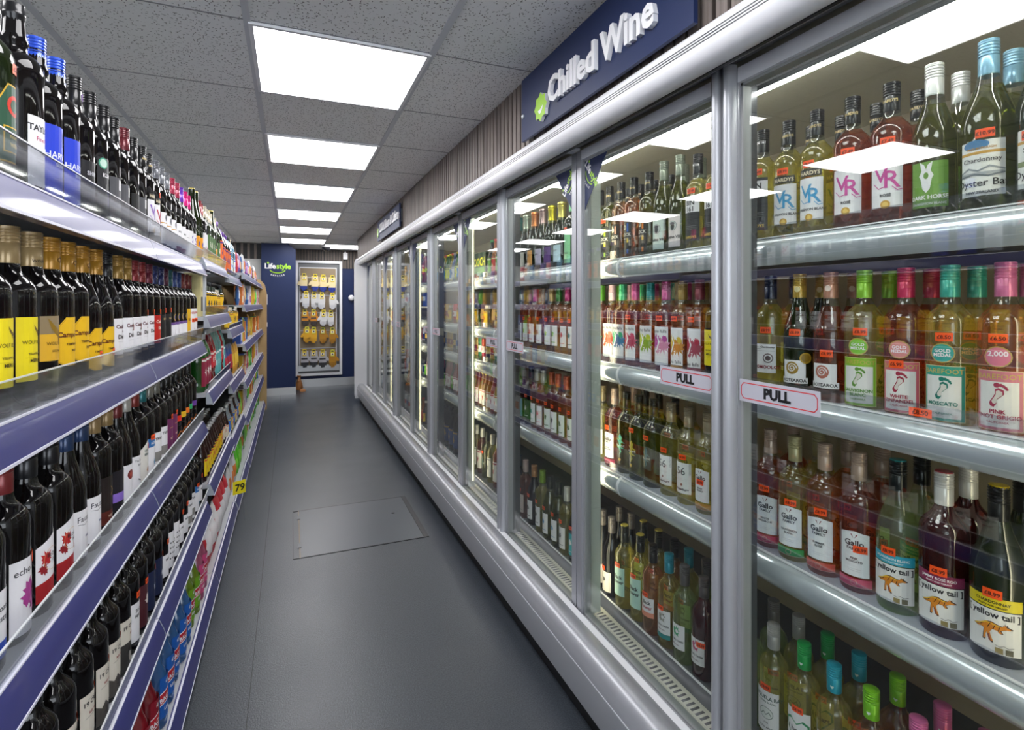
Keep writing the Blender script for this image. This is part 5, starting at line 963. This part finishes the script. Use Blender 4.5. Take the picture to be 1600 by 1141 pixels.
row(['wbag', 'wbag', 'wbag', 'gbag', 'gbag', 'gbag'], [3.87+.15*i for i in range(6)], -.38, .1165, 0, lw('lowest', 'fourth'), 'packets on the lowest shelf of the fourth left unit', 1, .15, .002)
tk = M(); tk.box(-.0012, 0, -.036, .036, -.03, .045, paper('#e8d81e')); lay(tk, [('t', '79', .003, -.012, .055, INK, True)], (0, 0, 0), (0, 1, 0), (0, 0, 1), (1, 0, 0)); tk = tk.build('price_ticket', label='yellow price ticket on a clear arm in front of the sugar bags', cat='price ticket', loc=(-.270, 3.41, .315), rz=-1.05)
M().tube([(-.002, .032, -.19), (-.002, .024, -.10), (-.002, .020, -.028)], .0010, ACRYL, 6).build('arm', tk)
pk = ['rbag', 'pbag', 'bbag', 'cx_p', 'cx_b', 'cx_y', 'tbag', 'cx_w', 'gbag', 'cx_g', 'ybag', 'cx_o']
for ui, un in enumerate(('fifth', 'sixth', 'seventh')):
    ya = 4.76+.95*ui
    for li, (lv, z) in enumerate((('top', 1.565), ('second', 1.306), ('third', .99), ('fourth', .69), ('fifth', .40), ('lowest', .062))):
        ks = [k_ for k_ in pk]; random.Random(li*5+ui).shuffle(ks)
        if li == 5: ks = ['gbag', 'gbag', 'wbag', 'cx_g']
        if li == 0: ks = ['rbag', 'pbag', 'tbag', 'bbag', 'wbag', 'ybag']
        ks = ks[:5]
        fill(ks, ya+.04, ya+.93, .148 if li == 5 else .13, -.40 if li else -.41, z+.0545, 0, lw(lv, un), f'packets on the {lv} shelf of the {un} left unit', ui+li, 1, .08)
# far cooler doors
def rw(lv, door): return f'from right, {lv} shelf, {door}'
X_ = 1.165
D_, E_ = 'fourth door', 'fifth door'
row(['ap_k', 'ap_o', 'ap_k'], [2.99, 3.06, 3.13], X_, 1.532, FR, 'from right, top shelf, fourth door', 'mixer bottles on the top shelf of the fourth door', 1, .1, .002)
row(['hooch'], [3.33], 1.22, 1.532, FR, 'from right, top shelf, fourth door', 'drinks multipacks on the top shelf of the fourth door', 1, .02, .001)
row(['ap_b', 'cn_r', 'cn_r'], [3.53, 3.60, 3.67], X_, 1.532, FR, 'at left end, top shelf, fourth door', 'drinks on the top shelf of the fourth door', 1, .1, .002)
fill(['ap_g', 'ap_g', 'ap_y', 'ap_g', 'ap_b', 'ap_y'], 3.76, 4.86, .068, X_+.02, 1.532, FR, rw('top', E_), 'mixer bottles on the top shelf of the fifth door', 1, 1)
for lv_, z_, kd_, ke_, pt_, dx_ in (('second', 1.220, ['tbag', 'jar_y', 'tbag', 'jar_c'], ['jar_c', 'cn_g', 'jar_c', 'cn_r'], .115, .03), ('third', 1.005, ['cn_r', 'cn_n', 'cn_g', 'cn_k'], ['cn_g', 'cn_g', 'cn_s', 'cn_k'], .075, 0), ('fourth', .695, ['fr_w', 'fr_w', 'fr_p', 'fr_w'], ['fr_p', 'ap_k', 'fr_p'], .072, 0)):
    fill(kd_, 2.97, 3.70, pt_, X_+dx_, z_, FR, rw(lv_, D_), f'packs on the {lv_} shelf of the fourth door', 1, 1)
    fill(ke_, 3.71, 4.88, pt_, X_+dx_, z_, FR, rw(lv_, E_), f'packs on the {lv_} shelf of the fifth door', 1, 1)
row(['rb', 'rb', 'wb', 'lizd', 'rb', 'wb'], [3.00, 3.10, 3.20, 3.30, 3.40, 3.50], X_+.03, .234, FR, rw('bottom', D_), 'bottles on the bottom deck of the fourth door', 1, .1, .002)
row(['jug2', 'jug2', 'jug', 'jug', 'jug', 'jug', 'jug', 'jug', 'jug'], [3.65+.125*i for i in range(9)], X_+.03, .234, FR, rw('bottom', E_), 'cider jugs on the bottom deck of the fifth door', 1, .1, .002)
for di, (dn, ya, yb) in enumerate((('sixth door', 4.93, 5.58), ('seventh door', 5.60, 6.36), ('eighth door', 6.38, 7.08), ('ninth door', 7.10, 7.68))):
    for li, (lv, z, ks, pt) in enumerate((('top', 1.565, (['ap_b', 'sq_red', 'ap_k', 'sq_pur'], ['jar_c', 'ybag', 'jar_y'], ['jar_c', 'ybag', 'cn_g'], ['ybag', 'jar_c'])[di], .10),
        ('second', 1.345, (['cn_k', 'cn_b'], ['cn_w', 'cn_s', 'cn_w'], ['cn_w', 'cn_g'], ['cn_w', 'cn_s'])[di], .09), ('third', 1.035, (['cn_k', 'cn_b', 'cn_r'], ['ybag', 'jar_c'], ['ap_o', 'jar_c'], ['jar_c', 'cn_w'])[di], .12),
        ('fourth', .635, (['cn_b', 'cn_b', 'cn_w'], ['ap_o', 'sau', 'cn_s'], ['cn_s', 'ap_k'], ['cn_g', 'ap_k'])[di], .10), ('bottom', .234, (['ap_k', 'sau', 'ap_o'], ['cn_s', 'cn_w'], ['cn_w', 'ap_k'], ['cn_s', 'cn_w'])[di], .10))):
        fill(ks, ya, yb, pt, X_+.02, z+(.0005 if li < 4 else 0), FR, rw(lv, dn), f'drinks on the {lv} shelf of the {dn}', 1, 1)
pt_ = M().box(.0, .0006, -.020, .020, -.008, .008, STK); lay(pt_, [('t', '£8.50', 0, -.0042, .0125, '#5a1408', True)], (0, 0, 0), (0, -1, 0), (0, 0, 1), (-1, 0, 0), .0001, .0002)
pt_.build('price_sticker', label='small orange price sticker on the clear lip below the footprint labels', cat='price sticker', loc=(1.1112, .643, 1.162))
